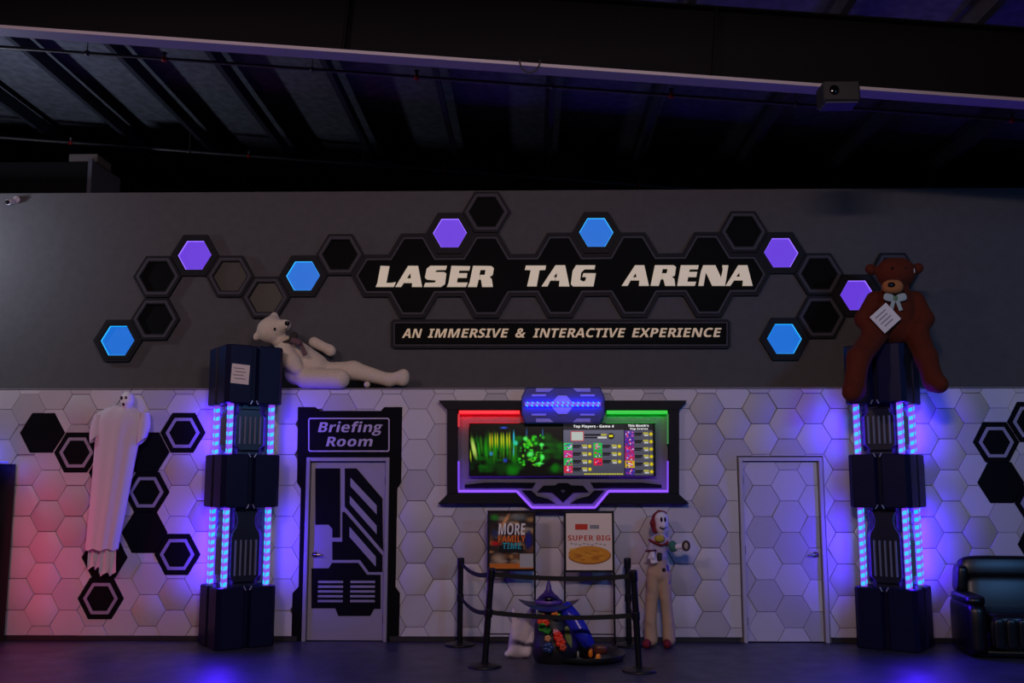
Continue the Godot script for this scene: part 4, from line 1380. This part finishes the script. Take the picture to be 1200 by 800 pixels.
# ---------------------------------------------------------------- queue barrier
func stanchions() -> void:
	var P := [Vector3(-0.482, 0, 1.60), Vector3(1.085, 0, 1.82), Vector3(-0.835, 0, 0.26), Vector3(1.135, 0, 0.26)]
	var lean := [Vector3(0.07, 1.0, 0.0), Vector3(-0.045, 1.0, 0.0), Vector3(0.005, 1.0, 0.0), Vector3(-0.005, 1.0, 0.0)]
	var label := ["black belt post at front left of the poster stands", "black belt post at front right of the poster stands", "black belt post by the wall left of the posters", "black belt post by the wall right of the posters"]
	var T := []
	for k in 4:
		var t := thing("stanchion", label[k], "stanchion", "queue barrier posts", P[k])
		T.append(t)
		obj("base", lathed([[0.0, 0.0], [0.172, 0.0], [0.176, 0.008], [0.168, 0.022], [0.07, 0.036], [0.05, 0.05], [0.0, 0.05]], 28), M.post, t)
		var up: Vector3 = lean[k].normalized()
		obj("pole", tubed([Vector3(0, 0.03, 0), up * 0.97], 0.034, 14), M.post, t)
		var xf := Transform3D(Basis(Quaternion(Vector3.UP, up)), Vector3.ZERO)
		obj("belt_head", lathed([[0.0, 0.885], [0.040, 0.885], [0.042, 0.89], [0.042, 0.985], [0.036, 1.0], [0.0, 1.002]], 16, xf), M.post, t)
		obj("belt_head", lathed([[0.0, 0.50], [0.040, 0.50], [0.042, 0.505], [0.042, 0.575], [0.036, 0.585], [0.0, 0.585]], 16, xf), M.post, t)
	for e in [[0, 1, 0.035], [2, 0, 0.06], [3, 1, 0.06]]:
		for h in [0.935, 0.545]:
			var a: Vector3 = P[e[0]] + lean[e[0]].normalized() * h
			var b: Vector3 = P[e[1]] + lean[e[1]].normalized() * h
			var d := (b - a).normalized() * 0.040
			a += d
			b -= d
			var g := []
			for i in 13:
				var f := i / 12.0
				var c: Vector3 = a.lerp(b, f) - Vector3(0, e[2] * 4.0 * f * (1.0 - f), 0) - P[e[0]]
				g.append([c + Vector3(0, 0.024, 0), c - Vector3(0, 0.024, 0)])
			var s := mb()
			sheet(s, g)
			var back := []
			var n := Vector3(-d.z, 0, d.x).normalized() * 0.002
			for r in g:
				back.append([r[0] + n, r[1] + n])
			sheet(s, back)
			obj("belt", s, M.belt, T[e[0]])

# ---------------------------------------------------------------- poster stands
func textured_panel(parent: Node, called: String, a: Vector2, b: Vector2, z: float, im: Image) -> MeshInstance3D:
	var m := mat(Color.WHITE, 0.35)
	m.albedo_texture = ImageTexture.create_from_image(im)
	return obj(called, screen_mesh(Vector3(a.x, a.y, z), Vector3(b.x, b.y, z)), m, parent)

func ring(im: Image, cx: float, cy: float, rx: float, ry: float, c: Color) -> void:
	for y in range(maxi(0, int(cy - ry)), mini(im.get_height(), int(cy + ry) + 1)):
		for x in range(maxi(0, int(cx - rx)), mini(im.get_width(), int(cx + rx) + 1)):
			if Vector2((x - cx) / rx, (y - cy) / ry).length_squared() < 1.0:
				im.set_pixel(x, y, c)

func posters() -> void:
	var r := RandomNumberGenerator.new()
	r.seed = 3
	for k in 2:
		var a: Vector3 = [Vector3(-0.513, 0.855, 0.360), Vector3(0.383, 0.841, 0.360)][k]
		var b: Vector3 = [Vector3(0.052, 1.552, 0.360), Vector3(0.973, 1.548, 0.360)][k]
		var label: String = ["black framed poster stand with a colourful collage poster reading MORE", "black framed poster stand with a cream SUPER BIG poster"][k]
		var t := thing("poster_stand", label, "poster stand", "poster stands behind the barrier")
		var f := mb()
		var w := 0.026
		bx(f, Vector3((a.x + b.x) / 2, b.y - w / 2, 0.345), Vector3(b.x - a.x, w, 0.03), 0.004)
		bx(f, Vector3((a.x + b.x) / 2, a.y + w / 2, 0.345), Vector3(b.x - a.x, w, 0.03), 0.004)
		bx(f, Vector3(a.x + w / 2, (a.y + b.y) / 2, 0.345), Vector3(w, b.y - a.y - 2 * w, 0.03), 0.004)
		bx(f, Vector3(b.x - w / 2, (a.y + b.y) / 2, 0.345), Vector3(w, b.y - a.y - 2 * w, 0.03), 0.004)
		obj("poster_frame", f, M.post, t)
		for x in [a.x + 0.008, b.x - 0.008]:
			obj("leg", tubed([Vector3(x, 0.02, 0.335), Vector3(x, a.y, 0.335)], 0.011, 8), M.post, t)
			obj("foot", box(Vector3(x, 0.012, 0.335), Vector3(0.03, 0.024, 0.42), 0.004), M.post, t)
		obj("crossbar", tubed([Vector3(a.x + 0.01, 0.14, 0.335), Vector3(b.x - 0.01, 0.14, 0.335)], 0.008, 6), M.post, t)
		var im := Image.create(200, 260, false, Image.FORMAT_RGB8)
		var p0 := Vector2(a.x + w, a.y + w)
		var p1 := Vector2(b.x - w, b.y - w)
		var z := 0.352
		var at := func(u: float, v: float) -> Vector3: return Vector3(lerpf(p0.x, p1.x, u), lerpf(p0.y, p1.y, v), z)
		var W := p1.x - p0.x
		if k == 0:
			im.fill(Color(0.20, 0.15, 0.14))
			for q in 70:
				var y := r.randf() * 260
				soft(im, r.randf() * 200, y, 10 + r.randf() * 26, 6 + r.randf() * 18, [Color(0.85, 0.65, 0.35, 0.8), Color(0.55, 0.35, 0.20, 0.8), Color(0.08, 0.06, 0.10, 0.9), Color(0.75, 0.70, 0.60, 0.7), Color(0.30, 0.20, 0.15, 0.9)][r.randi() % 5])
			soft(im, 22, 22, 26, 20, Color(0.15, 0.62, 0.15, 1.0))
			soft(im, 70, 40, 14, 44, Color(0.95, 0.70, 0.45, 1.0), -0.5)
			soft(im, 130, 20, 50, 22, Color(0.50, 0.55, 0.52, 0.9))
			soft(im, 26, 142, 28, 16, Color(0.85, 0.10, 0.12, 1.0))
			soft(im, 178, 128, 22, 52, Color(0.10, 0.12, 0.55, 1.0))
			soft(im, 22, 96, 22, 26, Color(0.16, 0.20, 0.40, 1.0))
			put_rect(im, 42, 152, 112, 34, Color(0.07, 0.07, 0.09))
			soft(im, 40, 214, 40, 34, Color(0.80, 0.70, 0.58, 0.9))
			put_rect(im, 0, 236, 200, 24, Color(0.85, 0.48, 0.16))
			put_rect(im, 138, 190, 62, 64, Color(0.72, 0.72, 0.72))
			var po := textured_panel(t, "poster", p0, p1, z, im)
			obj("lettering", lettering("MORE", at.call(0.20, 0.605), W * 0.62, 0.135, 0.06, 0.002), mat(Color(0.95, 0.93, 0.93), 0.6), po)
			var wo := mat(Color(0.95, 0.45, 0.06), 0.6)
			var wt := mat(Color(0.10, 0.68, 0.75), 0.6)
			obj("lettering", lettering("FAMILY", at.call(0.20, 0.475), W * 0.62, 0.078, 0.0, 0.002), wo, po)
			obj("lettering", lettering("TIME", at.call(0.29, 0.352), W * 0.44, 0.072, 0.05, 0.002), wt, po)
		else:
			im.fill(Color(0.93, 0.86, 0.80))
			put_rect(im, 40, 50, 54, 26, Color(0.82, 0.22, 0.14))
			put_rect(im, 104, 54, 40, 18, Color(0.55, 0.55, 0.55))
			for i in 9:
				put_rect(im, 18 + i * 18, 136 + (i % 3) * 3, 12, 7, Color(0.72, 0.66, 0.62))
			ring(im, 100, 192, 94, 42, Color(0.62, 0.36, 0.10))
			ring(im, 100, 189, 90, 39, Color(0.88, 0.58, 0.16))
			for q in 40:
				soft(im, 24 + r.randf() * 152, 164 + r.randf() * 50, 8 + r.randf() * 18, 3 + r.randf() * 7, Color(0.74, 0.42, 0.10, 0.6) if q % 2 else Color(0.93, 0.68, 0.22, 0.6))
			ring(im, 6, 192, 5, 70, Color(0.93, 0.86, 0.80))
			var po := textured_panel(t, "poster", p0, p1, z, im)
			obj("lettering", lettering("SUPER BIG", at.call(0.04, 0.515), W * 0.92, 0.062, 0.0, 0.002), mat(Color(0.78, 0.24, 0.10), 0.6), po)

# ---------------------------------------------------------------- floor props
func witch_heap() -> void:
	var c := Vector3(0.580, 0.000, 1.137)
	c.y = 0.0
	var tray := thing("round_tray", "low round black tray on the floor under the Halloween heap", "tray", "", c)
	obj("dish", lathed([[0.0, 0.012], [0.36, 0.012], [0.40, 0.05], [0.425, 0.075], [0.435, 0.07], [0.425, 0.03], [0.38, 0.0], [0.0, 0.0]], 36), mat(Color(0.10, 0.12, 0.12), 0.3), tray)
	# dark draped body with trinkets
	var z: float = c.z + 0.02
	var t := thing("draped_heap", "black draped heap studded with orange, green and red trinkets", "halloween decoration")
	var B := [
		[Vector3(0.234, 0.523, 1.180), Vector3(0.232, 0.340, 1.220), 0.13, 0.19],
		[Vector3(0.232, 0.340, 1.220), Vector3(0.248, 0.129, 1.280), 0.19, 0.24],
		[Vector3(0.164, 0.101, 1.380), Vector3(0.209, 0.093, 1.380), 0.10, 0.10],
		[Vector3(0.414, 0.208, 1.220), Vector3(0.613, 0.076, 1.220), 0.12, 0.08],
		[Vector3(0.300, 0.479, 1.120), Vector3(0.508, 0.178, 1.140), 0.10, 0.11]]
	obj("drape", blob(B, 0.018, 0.05), mat(Color(0.05, 0.05, 0.06), 0.55), t)
	var orn := [[635, 722, 0.035, Color(0.42, 0.46, 0.38)], [637, 728, 0.048, Color(0.92, 0.28, 0.06)], [640, 731, 0.036, Color(0.88, 0.22, 0.05)], [651, 723, 0.034, Color(0.92, 0.48, 0.10)],
		[655, 724.5, 0.026, Color(0.25, 0.75, 0.15)], [636.5, 735.5, 0.036, Color(0.25, 0.68, 0.12)], [642, 738, 0.034, Color(0.12, 0.52, 0.12)], [642.5, 746, 0.027, Color(0.85, 0.58, 0.36)],
		[651.5, 739, 0.026, Color(0.90, 0.60, 0.66)], [654, 744, 0.040, Color(0.88, 0.16, 0.08)], [656.5, 750, 0.042, Color(0.88, 0.20, 0.06)], [659, 755, 0.030, Color(0.75, 0.25, 0.10)], [643, 755, 0.045, Color(0.12, 0.22, 0.42)]]
	for o in orn:
		var y: float = 0.06 + (769.0 - o[1]) * 0.00945
		var x: float = 0.222 + (o[0] - 648.0) * 0.00945
		var f: float = 1.425 + 0.0055 * (o[1] - 718.0) - 0.9 * pow(absf(x - 0.222), 1.7)
		var s := mb()
		for j in 5:
			var a := TAU * j / 5.0
			pillow(s, Vector3(x + cos(a) * o[2] * 0.65, y + sin(a) * o[2] * 0.65, f - 0.02), Vector3(1.4, 1.4, 1.1) * o[2], 1.0, Transform3D.IDENTITY, 8, 6)
		obj("trinket", s, mat(o[3], 0.4), t)
	obj("leaf_strap", pillowed(Vector3.ZERO, Vector3(0.07, 0.24, 0.03), 0.9, Transform3D(Basis(Vector3(0, 0, 1), 0.15), Vector3(0.388, 0.268, 1.440))), mat(Color(0.45, 0.50, 0.25), 0.6), t)
	for o in [[690, 762, Color(0.92, 0.50, 0.10), 0.05, 0.10], [698, 770, Color(0.95, 0.60, 0.16), 0.06, 0.09], [701, 758, Color(0.35, 0.16, 0.12), 0.15, 0.10], [676, 764, Color(0.55, 0.55, 0.50), 0.03, 0.07], [645, 763, Color(0.25, 0.28, 0.30), 0.07, 0.06]]:
		var y: float = 0.03 + (771.0 - o[1]) * 0.0080
		obj("trinket", pillowed(Vector3(0.222 + (o[0] - 648.0) * 0.00955, maxf(y, 0.06), 1.42 if o[1] > 768 else 1.36), Vector3(o[3], o[4], 0.06), 0.8), mat(o[2], 0.4), t)
	# blue satin sash
	var g := []
	for i in 12:
		var f := i / 11.0
		var p := Vector3(0.34 + 0.27 * f, 0.60 - 0.41 * pow(f, 1.15), 1.30 + 0.16 * sin(f * PI * 0.7))
		var row := []
		for j in 7:
			var u := j / 6.0 - 0.5
			row.append(p + Vector3(u * (0.11 + 0.05 * sin(f * PI)), u * 0.05, 0.035 * cos(u * PI) + 0.012 * sin(f * 9.0)))
		g.append(row)
	var sa := mb()
	sheet(sa, g)
	obj("satin_sash", sa, mat(Color(0.14, 0.16, 0.72), 0.25), t)
	# witch hat on top
	var hc := Vector3(0.188, 0.592, 1.200)
	var h := thing("witch_hat", "dark purple witch hat with upturned brim on top of the heap", "hat", "", hc)
	var hm := mat(Color(0.22, 0.12, 0.42), 0.45)
	var br := []
	for i in 7:
		var row := []
		for j in 36:
			var a := TAU * j / 36.0
			var rr := lerpf(0.10, 0.33, i / 6.0)
			row.append(Vector3(cos(a) * rr, 0.012 + 0.05 * pow(i / 6.0, 2.0) * cos(2.0 * a) - 0.02 * i / 6.0, sin(a) * rr * 0.8))
		br.append(row)
	var bs := mb()
	sheet(bs, br, true)
	obj("brim", bs, mat(Color(0.12, 0.10, 0.30), 0.3), h)
	obj("crown", lathed([[0.155, 0.0], [0.135, 0.035], [0.10, 0.075], [0.06, 0.105], [0.035, 0.14], [0.024, 0.19], [0.012, 0.235], [0.0, 0.245]], 24), hm, h)
	obj("hat_band", lathed([[0.150, 0.012], [0.150, 0.032], [0.140, 0.036]], 24), mat(Color(0.40, 0.25, 0.62), 0.4), h)
	obj("buckle", pillowed(Vector3(0, 0.045, 0.125), Vector3(0.085, 0.05, 0.03), 0.7, Transform3D.IDENTITY), M.gloss_black, h)

func floor_ghost() -> void:
	var t := thing("cloth_ghost", "small white cloth ghost sitting on the floor behind the barrier", "ghost decoration")
	var z := 1.02
	var B := [
		[Vector3(-0.193, 0.499, 1.000), Vector3(-0.184, 0.308, 1.000), 0.020, 0.034], [Vector3(-0.184, 0.308, 1.000), Vector3(-0.174, 0.109, 1.000), 0.036, 0.075],
		[Vector3(0.022, 0.509, 1.000), Vector3(-0.043, 0.372, 1.000), 0.035, 0.055], [Vector3(-0.043, 0.372, 1.000), Vector3(-0.090, 0.218, 1.000), 0.080, 0.085],
		[Vector3(-0.128, 0.336, 1.000), Vector3(-0.146, 0.154, 1.000), 0.045, 0.080],
		[Vector3(0.013, 0.324, 0.980), Vector3(0.059, 0.242, 0.980), 0.070, 0.045],
		[Vector3(-0.146, 0.191, 1.000), Vector3(-0.137, 0.082, 1.000), 0.080, 0.100], [Vector3(-0.137, 0.067, 1.020), Vector3(-0.266, 0.038, 1.060), 0.075, 0.030],
		[Vector3(-0.137, 0.067, 1.020), Vector3(-0.044, 0.051, 1.080), 0.075, 0.045], [Vector3(0.040, 0.209, 1.060), Vector3(-0.062, 0.060, 1.080), 0.032, 0.036],
		[Vector3(0.059, 0.254, 1.000), Vector3(0.040, 0.200, 1.060), 0.034, 0.032]]
	obj("cloth", blob(B, 0.011, 0.04), M.gauze, t)

func costume_doll() -> void:
	var t := thing("costume_doll", "tall stuffed doll in pale shirt and beige trousers leaning against the wall", "doll")
	var white := mat(Color(0.84, 0.80, 0.84), 0.7)
	var red := mat(Color(0.46, 0.05, 0.10), 0.75)
	var beige := mat(Color(0.70, 0.58, 0.48), 0.85)
	var shirt := mat(Color(0.66, 0.60, 0.70), 0.8)
	var hc := Vector3(1.532, 1.403, 0.300)
	# trousers
	var T := [
		[Vector3(1.488, 0.967, 0.260), Vector3(1.495, 0.820, 0.260), 0.100, 0.115], [Vector3(1.434, 0.820, 0.270), Vector3(1.408, 0.549, 0.280), 0.085, 0.070], [Vector3(1.408, 0.549, 0.280), Vector3(1.382, 0.279, 0.290), 0.070, 0.068], [Vector3(1.382, 0.279, 0.290), Vector3(1.387, 0.079, 0.300), 0.068, 0.078],
		[Vector3(1.554, 0.821, 0.270), Vector3(1.567, 0.549, 0.280), 0.085, 0.068], [Vector3(1.567, 0.549, 0.280), Vector3(1.589, 0.280, 0.290), 0.066, 0.066], [Vector3(1.589, 0.280, 0.290), Vector3(1.594, 0.079, 0.300), 0.066, 0.076]]
	obj("trousers", blob(T, 0.014, 0.02), beige, t)
	var S := [
		[Vector3(1.522, 1.223, 0.270), Vector3(1.500, 1.035, 0.260), 0.080, 0.100], [Vector3(1.441, 1.214, 0.280), Vector3(1.404, 1.108, 0.320), 0.046, 0.042], [Vector3(1.404, 1.108, 0.320), Vector3(1.409, 1.072, 0.360), 0.042, 0.040],
		[Vector3(1.591, 1.204, 0.280), Vector3(1.668, 1.141, 0.360), 0.046, 0.040]]
	obj("shirt", blob(S, 0.012, 0.025), shirt, t)
	var head := obj("head", blob([[hc + Vector3(0, 0.05, 0), hc + Vector3(0.005, -0.05, 0.01), 0.085, 0.075], [hc + Vector3(0.01, -0.02, 0.06), hc + Vector3(0.015, -0.025, 0.085), 0.04, 0.03], [hc + Vector3(0, -0.1, 0), hc + Vector3(0, -0.17, -0.01), 0.04, 0.045]], 0.010, 0.025), white, t)
	obj("hair", blob([[hc + Vector3(-0.05, 0.07, -0.02), hc + Vector3(-0.085, 0.0, -0.01), 0.055, 0.045], [hc + Vector3(-0.085, 0.0, -0.01), hc + Vector3(-0.075, -0.085, 0.0), 0.045, 0.035], [hc + Vector3(-0.02, 0.11, -0.02), hc + Vector3(0.03, 0.10, -0.03), 0.045, 0.045]], 0.010, 0.02), red, head)
	for s in [0.0, 1.0]:
		obj("eye", pillowed(hc + Vector3(-0.008 + s * 0.042, 0.045, 0.082 - 0.006 * s), Vector3(0.030, 0.065, 0.02), 1.0), mat(Color(0.06, 0.06, 0.20), 0.2), head)
	obj("mouth", tubed([hc + Vector3(-0.03, -0.045, 0.082), hc + Vector3(0.01, -0.062, 0.098), hc + Vector3(0.05, -0.042, 0.075)], 0.009, 6), mat(Color(0.10, 0.03, 0.06), 0.4), head)
	obj("yellow_collar", pillowed(Vector3.ZERO, Vector3(0.12, 0.085, 0.10), 0.8, Transform3D(Basis.IDENTITY, Vector3(1.504, 1.227, 0.340))), mat(Color(0.68, 0.60, 0.16), 0.7), t)
	obj("scarf", tubed([Vector3(1.375, 1.217, 0.330), Vector3(1.431, 1.189, 0.360), Vector3(1.516, 1.157, 0.385), Vector3(1.579, 1.170, 0.360), Vector3(1.617, 1.216, 0.310)], 0.014, 7), red, t)
	obj("cuff", tubed([Vector3(1.334, 1.086, 0.360), Vector3(1.394, 1.094, 0.400), Vector3(1.456, 1.098, 0.380)], 0.011, 6), mat(Color(0.35, 0.05, 0.12), 0.7), t)
	# left hand (a mitt with fingers) resting at the belt, right hand stretched out
	var hand := func(c: Vector3, d: Vector3, side: Vector3) -> Array:
		var r := [[c, c + d * 0.04, 0.032, 0.032]]
		for k in 4:
			var o := side * (k - 1.5) * 0.018
			r.append([c + d * 0.05 + o, c + d * (0.10 - 0.006 * absf(k - 1.5)) + o * 1.2 - Vector3(0, 0.012, 0), 0.0105, 0.009])
		r.append([c + d * 0.01 - side * 0.03, c + d * 0.05 - side * 0.055, 0.012, 0.010])
		return r
	obj("hand", blob(hand.call(Vector3(1.411, 1.059, 0.380), Vector3(0.15, -0.95, 0.2).normalized(), Vector3(1, 0.1, 0)), 0.006, 0.012), white, t)
	obj("hand", blob(hand.call(Vector3(1.694, 1.137, 0.385), Vector3(0.95, 0.1, 0.25).normalized(), Vector3(0, 1, 0)), 0.006, 0.012), white, t)
	obj("teal_cuff", pillowed(Vector3.ZERO, Vector3(0.10, 0.13, 0.10), 0.8, Transform3D(Basis(Vector3(0, 0, 1), 0.2), Vector3(1.653, 1.141, 0.360))), mat(Color(0.20, 0.42, 0.36), 0.8), t)
	obj("belt_pouch", box(Vector3.ZERO, Vector3(0.055, 0.09, 0.04), 0.01, Transform3D(Basis.IDENTITY, Vector3(1.496, 1.024, 0.365))), M.black, t)
	obj("button", ball(Vector3(1.543, 0.873, 0.365), 0.022), M.black, t)
	obj("blue_stripe", blob([[Vector3(1.589, 0.913, 0.320), Vector3(1.595, 0.709, 0.320), 0.018, 0.022]], 0.010, 0.01), mat(Color(0.30, 0.24, 0.70), 0.7), t)
	for x in [-1.0, 1.0]:
		var c: Vector3 = Vector3(1.349, 0.031, 0.360) if x < 0 else Vector3(1.565, 0.031, 0.360)
		c.y = 0.05
		obj("shoe", blob([[c + Vector3(0, 0, -0.06), c + Vector3(x * 0.012 - 0.02, -0.005, 0.07), 0.045, 0.048]], 0.012, 0.01), red, t)
	var o := thing("toy_ring", "brown ring toy held out in the doll's hand", "toy", "", Vector3(1.798, 1.151, 0.420))
	var tp := []
	for k in 17:
		var a := TAU * k / 16.0
		tp.append(Vector3(cos(a) * 0.036, sin(a) * 0.05, 0))
	obj("ring_body", tubed(tp, 0.014, 8), mat(Color(0.20, 0.08, 0.07), 0.5), o)
	obj("ring_center", pillowed(Vector3.ZERO, Vector3(0.055, 0.08, 0.02), 1.0), mat(Color(0.66, 0.60, 0.56), 0.6), o)

# ---------------------------------------------------------------- recliner and cabinet
func recliner() -> void:
	var t := thing("recliner", "black leather recliner with ribbed footrest beside the right column", "recliner", "", Vector3(5.40, 0, 0.66), deg_to_rad(-8))
	var L: Material = M.leather
	obj("base", box(Vector3(0, 0.06, 0.02), Vector3(1.02, 0.10, 0.80), 0.02), M.post, t)
	obj("seat", pillowed(Vector3(0, 0.36, 0.06), Vector3(0.80, 0.24, 0.74), 0.35), L, t)
	var lean := Transform3D(Basis(Vector3(1, 0, 0), -0.22), Vector3(0, 0.36, -0.26))
	obj("backrest", pillowed(Vector3(0, 0.22, 0), Vector3(0.90, 0.50, 0.26), 0.4, lean), L, t)
	obj("headrest", pillowed(Vector3(0, 0.55, 0.015), Vector3(0.94, 0.26, 0.25), 0.45, lean), L, t)
	for s in [-1.0, 1.0]:
		var arm := obj("armrest", pillowed(Vector3(s * 0.50, 0.30, 0.06), Vector3(0.20, 0.56, 0.86), 0.3), L, t)
		obj("arm_pad", pillowed(Vector3(s * 0.50, 0.60, 0.08), Vector3(0.22, 0.10, 0.72), 0.4), L, arm)
		obj("wing", pillowed(Vector3(s * 0.50, 0.74, -0.24), Vector3(0.12, 0.30, 0.26), 0.4, Transform3D(Basis(Vector3(0, 0, 1), s * 0.10), Vector3(s * 0.06, 0, 0))), L, arm)
	var fr := obj("footrest", pillowed(Vector3(0, 0.27, 0.44), Vector3(0.78, 0.36, 0.14), 0.35), L, t)
	for k in 6:
		obj("rib", pillowed(Vector3(-0.31 + k * 0.124, 0.27, 0.505), Vector3(0.115, 0.32, 0.07), 0.5), L, fr)
	obj("foot_rail", box(Vector3(0, 0.075, 0.47), Vector3(0.86, 0.022, 0.03), 0.004), mat(Color(0.42, 0.38, 0.28), 0.3, 0.7), t)

func arcade_cabinet() -> void:
	var t := thing("arcade_cabinet", "black arcade cabinet at the left edge, lit red along its side", "arcade cabinet", "", Vector3(-6.72, 0, 0.50))
	obj("cabinet_body", plated(pts([-0.43, 0.0, 0.40, 0.0, 0.40, 0.95, 0.12, 1.15, 0.12, 1.65, 0.35, 1.75, 0.35, 2.10, -0.43, 2.10]), -0.42, 0.42, 0.006), M.black, t).rotation.y = -PI / 2
	var sc := obj("screen", box(Vector3(0, 1.42, 0.13), Vector3(0.70, 0.46, 0.02), 0.004), glow(Color(0.5, 0.15, 0.4), 0.4), t)
	obj("marquee_light", box(Vector3(0, 1.92, 0.36), Vector3(0.78, 0.28, 0.02), 0.004), glow(Color(0.3, 0.3, 1.0), 0.5), t)
	obj("control_panel", box(Vector3(0, 1.04, 0.28), Vector3(0.80, 0.03, 0.30), 0.006, Transform3D(Basis(Vector3(1, 0, 0), 0.0), Vector3.ZERO)), M.frame_dark, t)
	obj("led_strip", tubed([Vector3(0.432, 0.2, 0.30), Vector3(0.432, 1.95, 0.30)], 0.012, 6), glow(Color(1.0, 0.06, 0.16), 1.0), t)
	strip_light("led_light", t, Vector3(0.45, 1.05, 0.30), Vector3(1.0, 0, -0.35), Vector2(0.02, 1.7), Color(1.0, 0.10, 0.46), 0.72)
	obj("led_strip", tubed([Vector3(-0.40, 2.12, -0.28), Vector3(0.40, 2.12, -0.28)], 0.012, 6), glow(Color(0.2, 0.2, 1.0), 1.0), t)
	strip_light("led_light", t, Vector3(0.1, 2.14, -0.28), Vector3(0.5, 0.4, -0.5), Vector2(0.8, 0.02), Color(0.22, 0.25, 1.0), 0.16, Vector3(0, 0.5, 0.5))

func small_things() -> void:
	# note taped to the left column
	var n := thing("paper_note", "small white paper note taped to the front of the left column", "paper", "paper notes on the columns", Vector3(-3.464, 0, 0.252), deg_to_rad(35))
	var xf := Transform3D(Basis(Vector3(0, 0, 1), -0.05), Vector3(-0.185, 3.14, 0.355))
	obj("paper_sheet", box(Vector3.ZERO, Vector3(0.215, 0.23, 0.003), 0.0, xf), M.paper, n)
	for k in 4:
		obj("printed_line", box(Vector3(-0.02 + 0.02 * (k % 2), 0.065 - k * 0.04, 0.002), Vector3(0.13, 0.010, 0.001), 0.0, xf), M.ink, n)
	# camera on the upper wall
	var c := Vector3(-6.847, 5.557, -0.440)
	var t := thing("security_camera", "small white security camera high on the upper wall at far left", "camera", "", c)
	var wm := mat(Color(0.86, 0.84, 0.86), 0.5)
	obj("mount", lathed([[0.0, -0.06], [0.045, -0.06], [0.045, -0.045], [0.02, -0.04], [0.02, 0.0], [0.0, 0.0]], 14, Transform3D(Basis(Vector3(1, 0, 0), PI / 2), Vector3(0.02, 0.04, 0))), wm, t)
	obj("housing", pillowed(Vector3(0, 0, 0.06), Vector3(0.075, 0.075, 0.15), 0.5, Transform3D(Basis(Vector3(1, 0, 0), 0.35), Vector3.ZERO)), wm, t)
	obj("lens", ball(Vector3(0, -0.045, 0.13), 0.028), M.gloss_black, t)
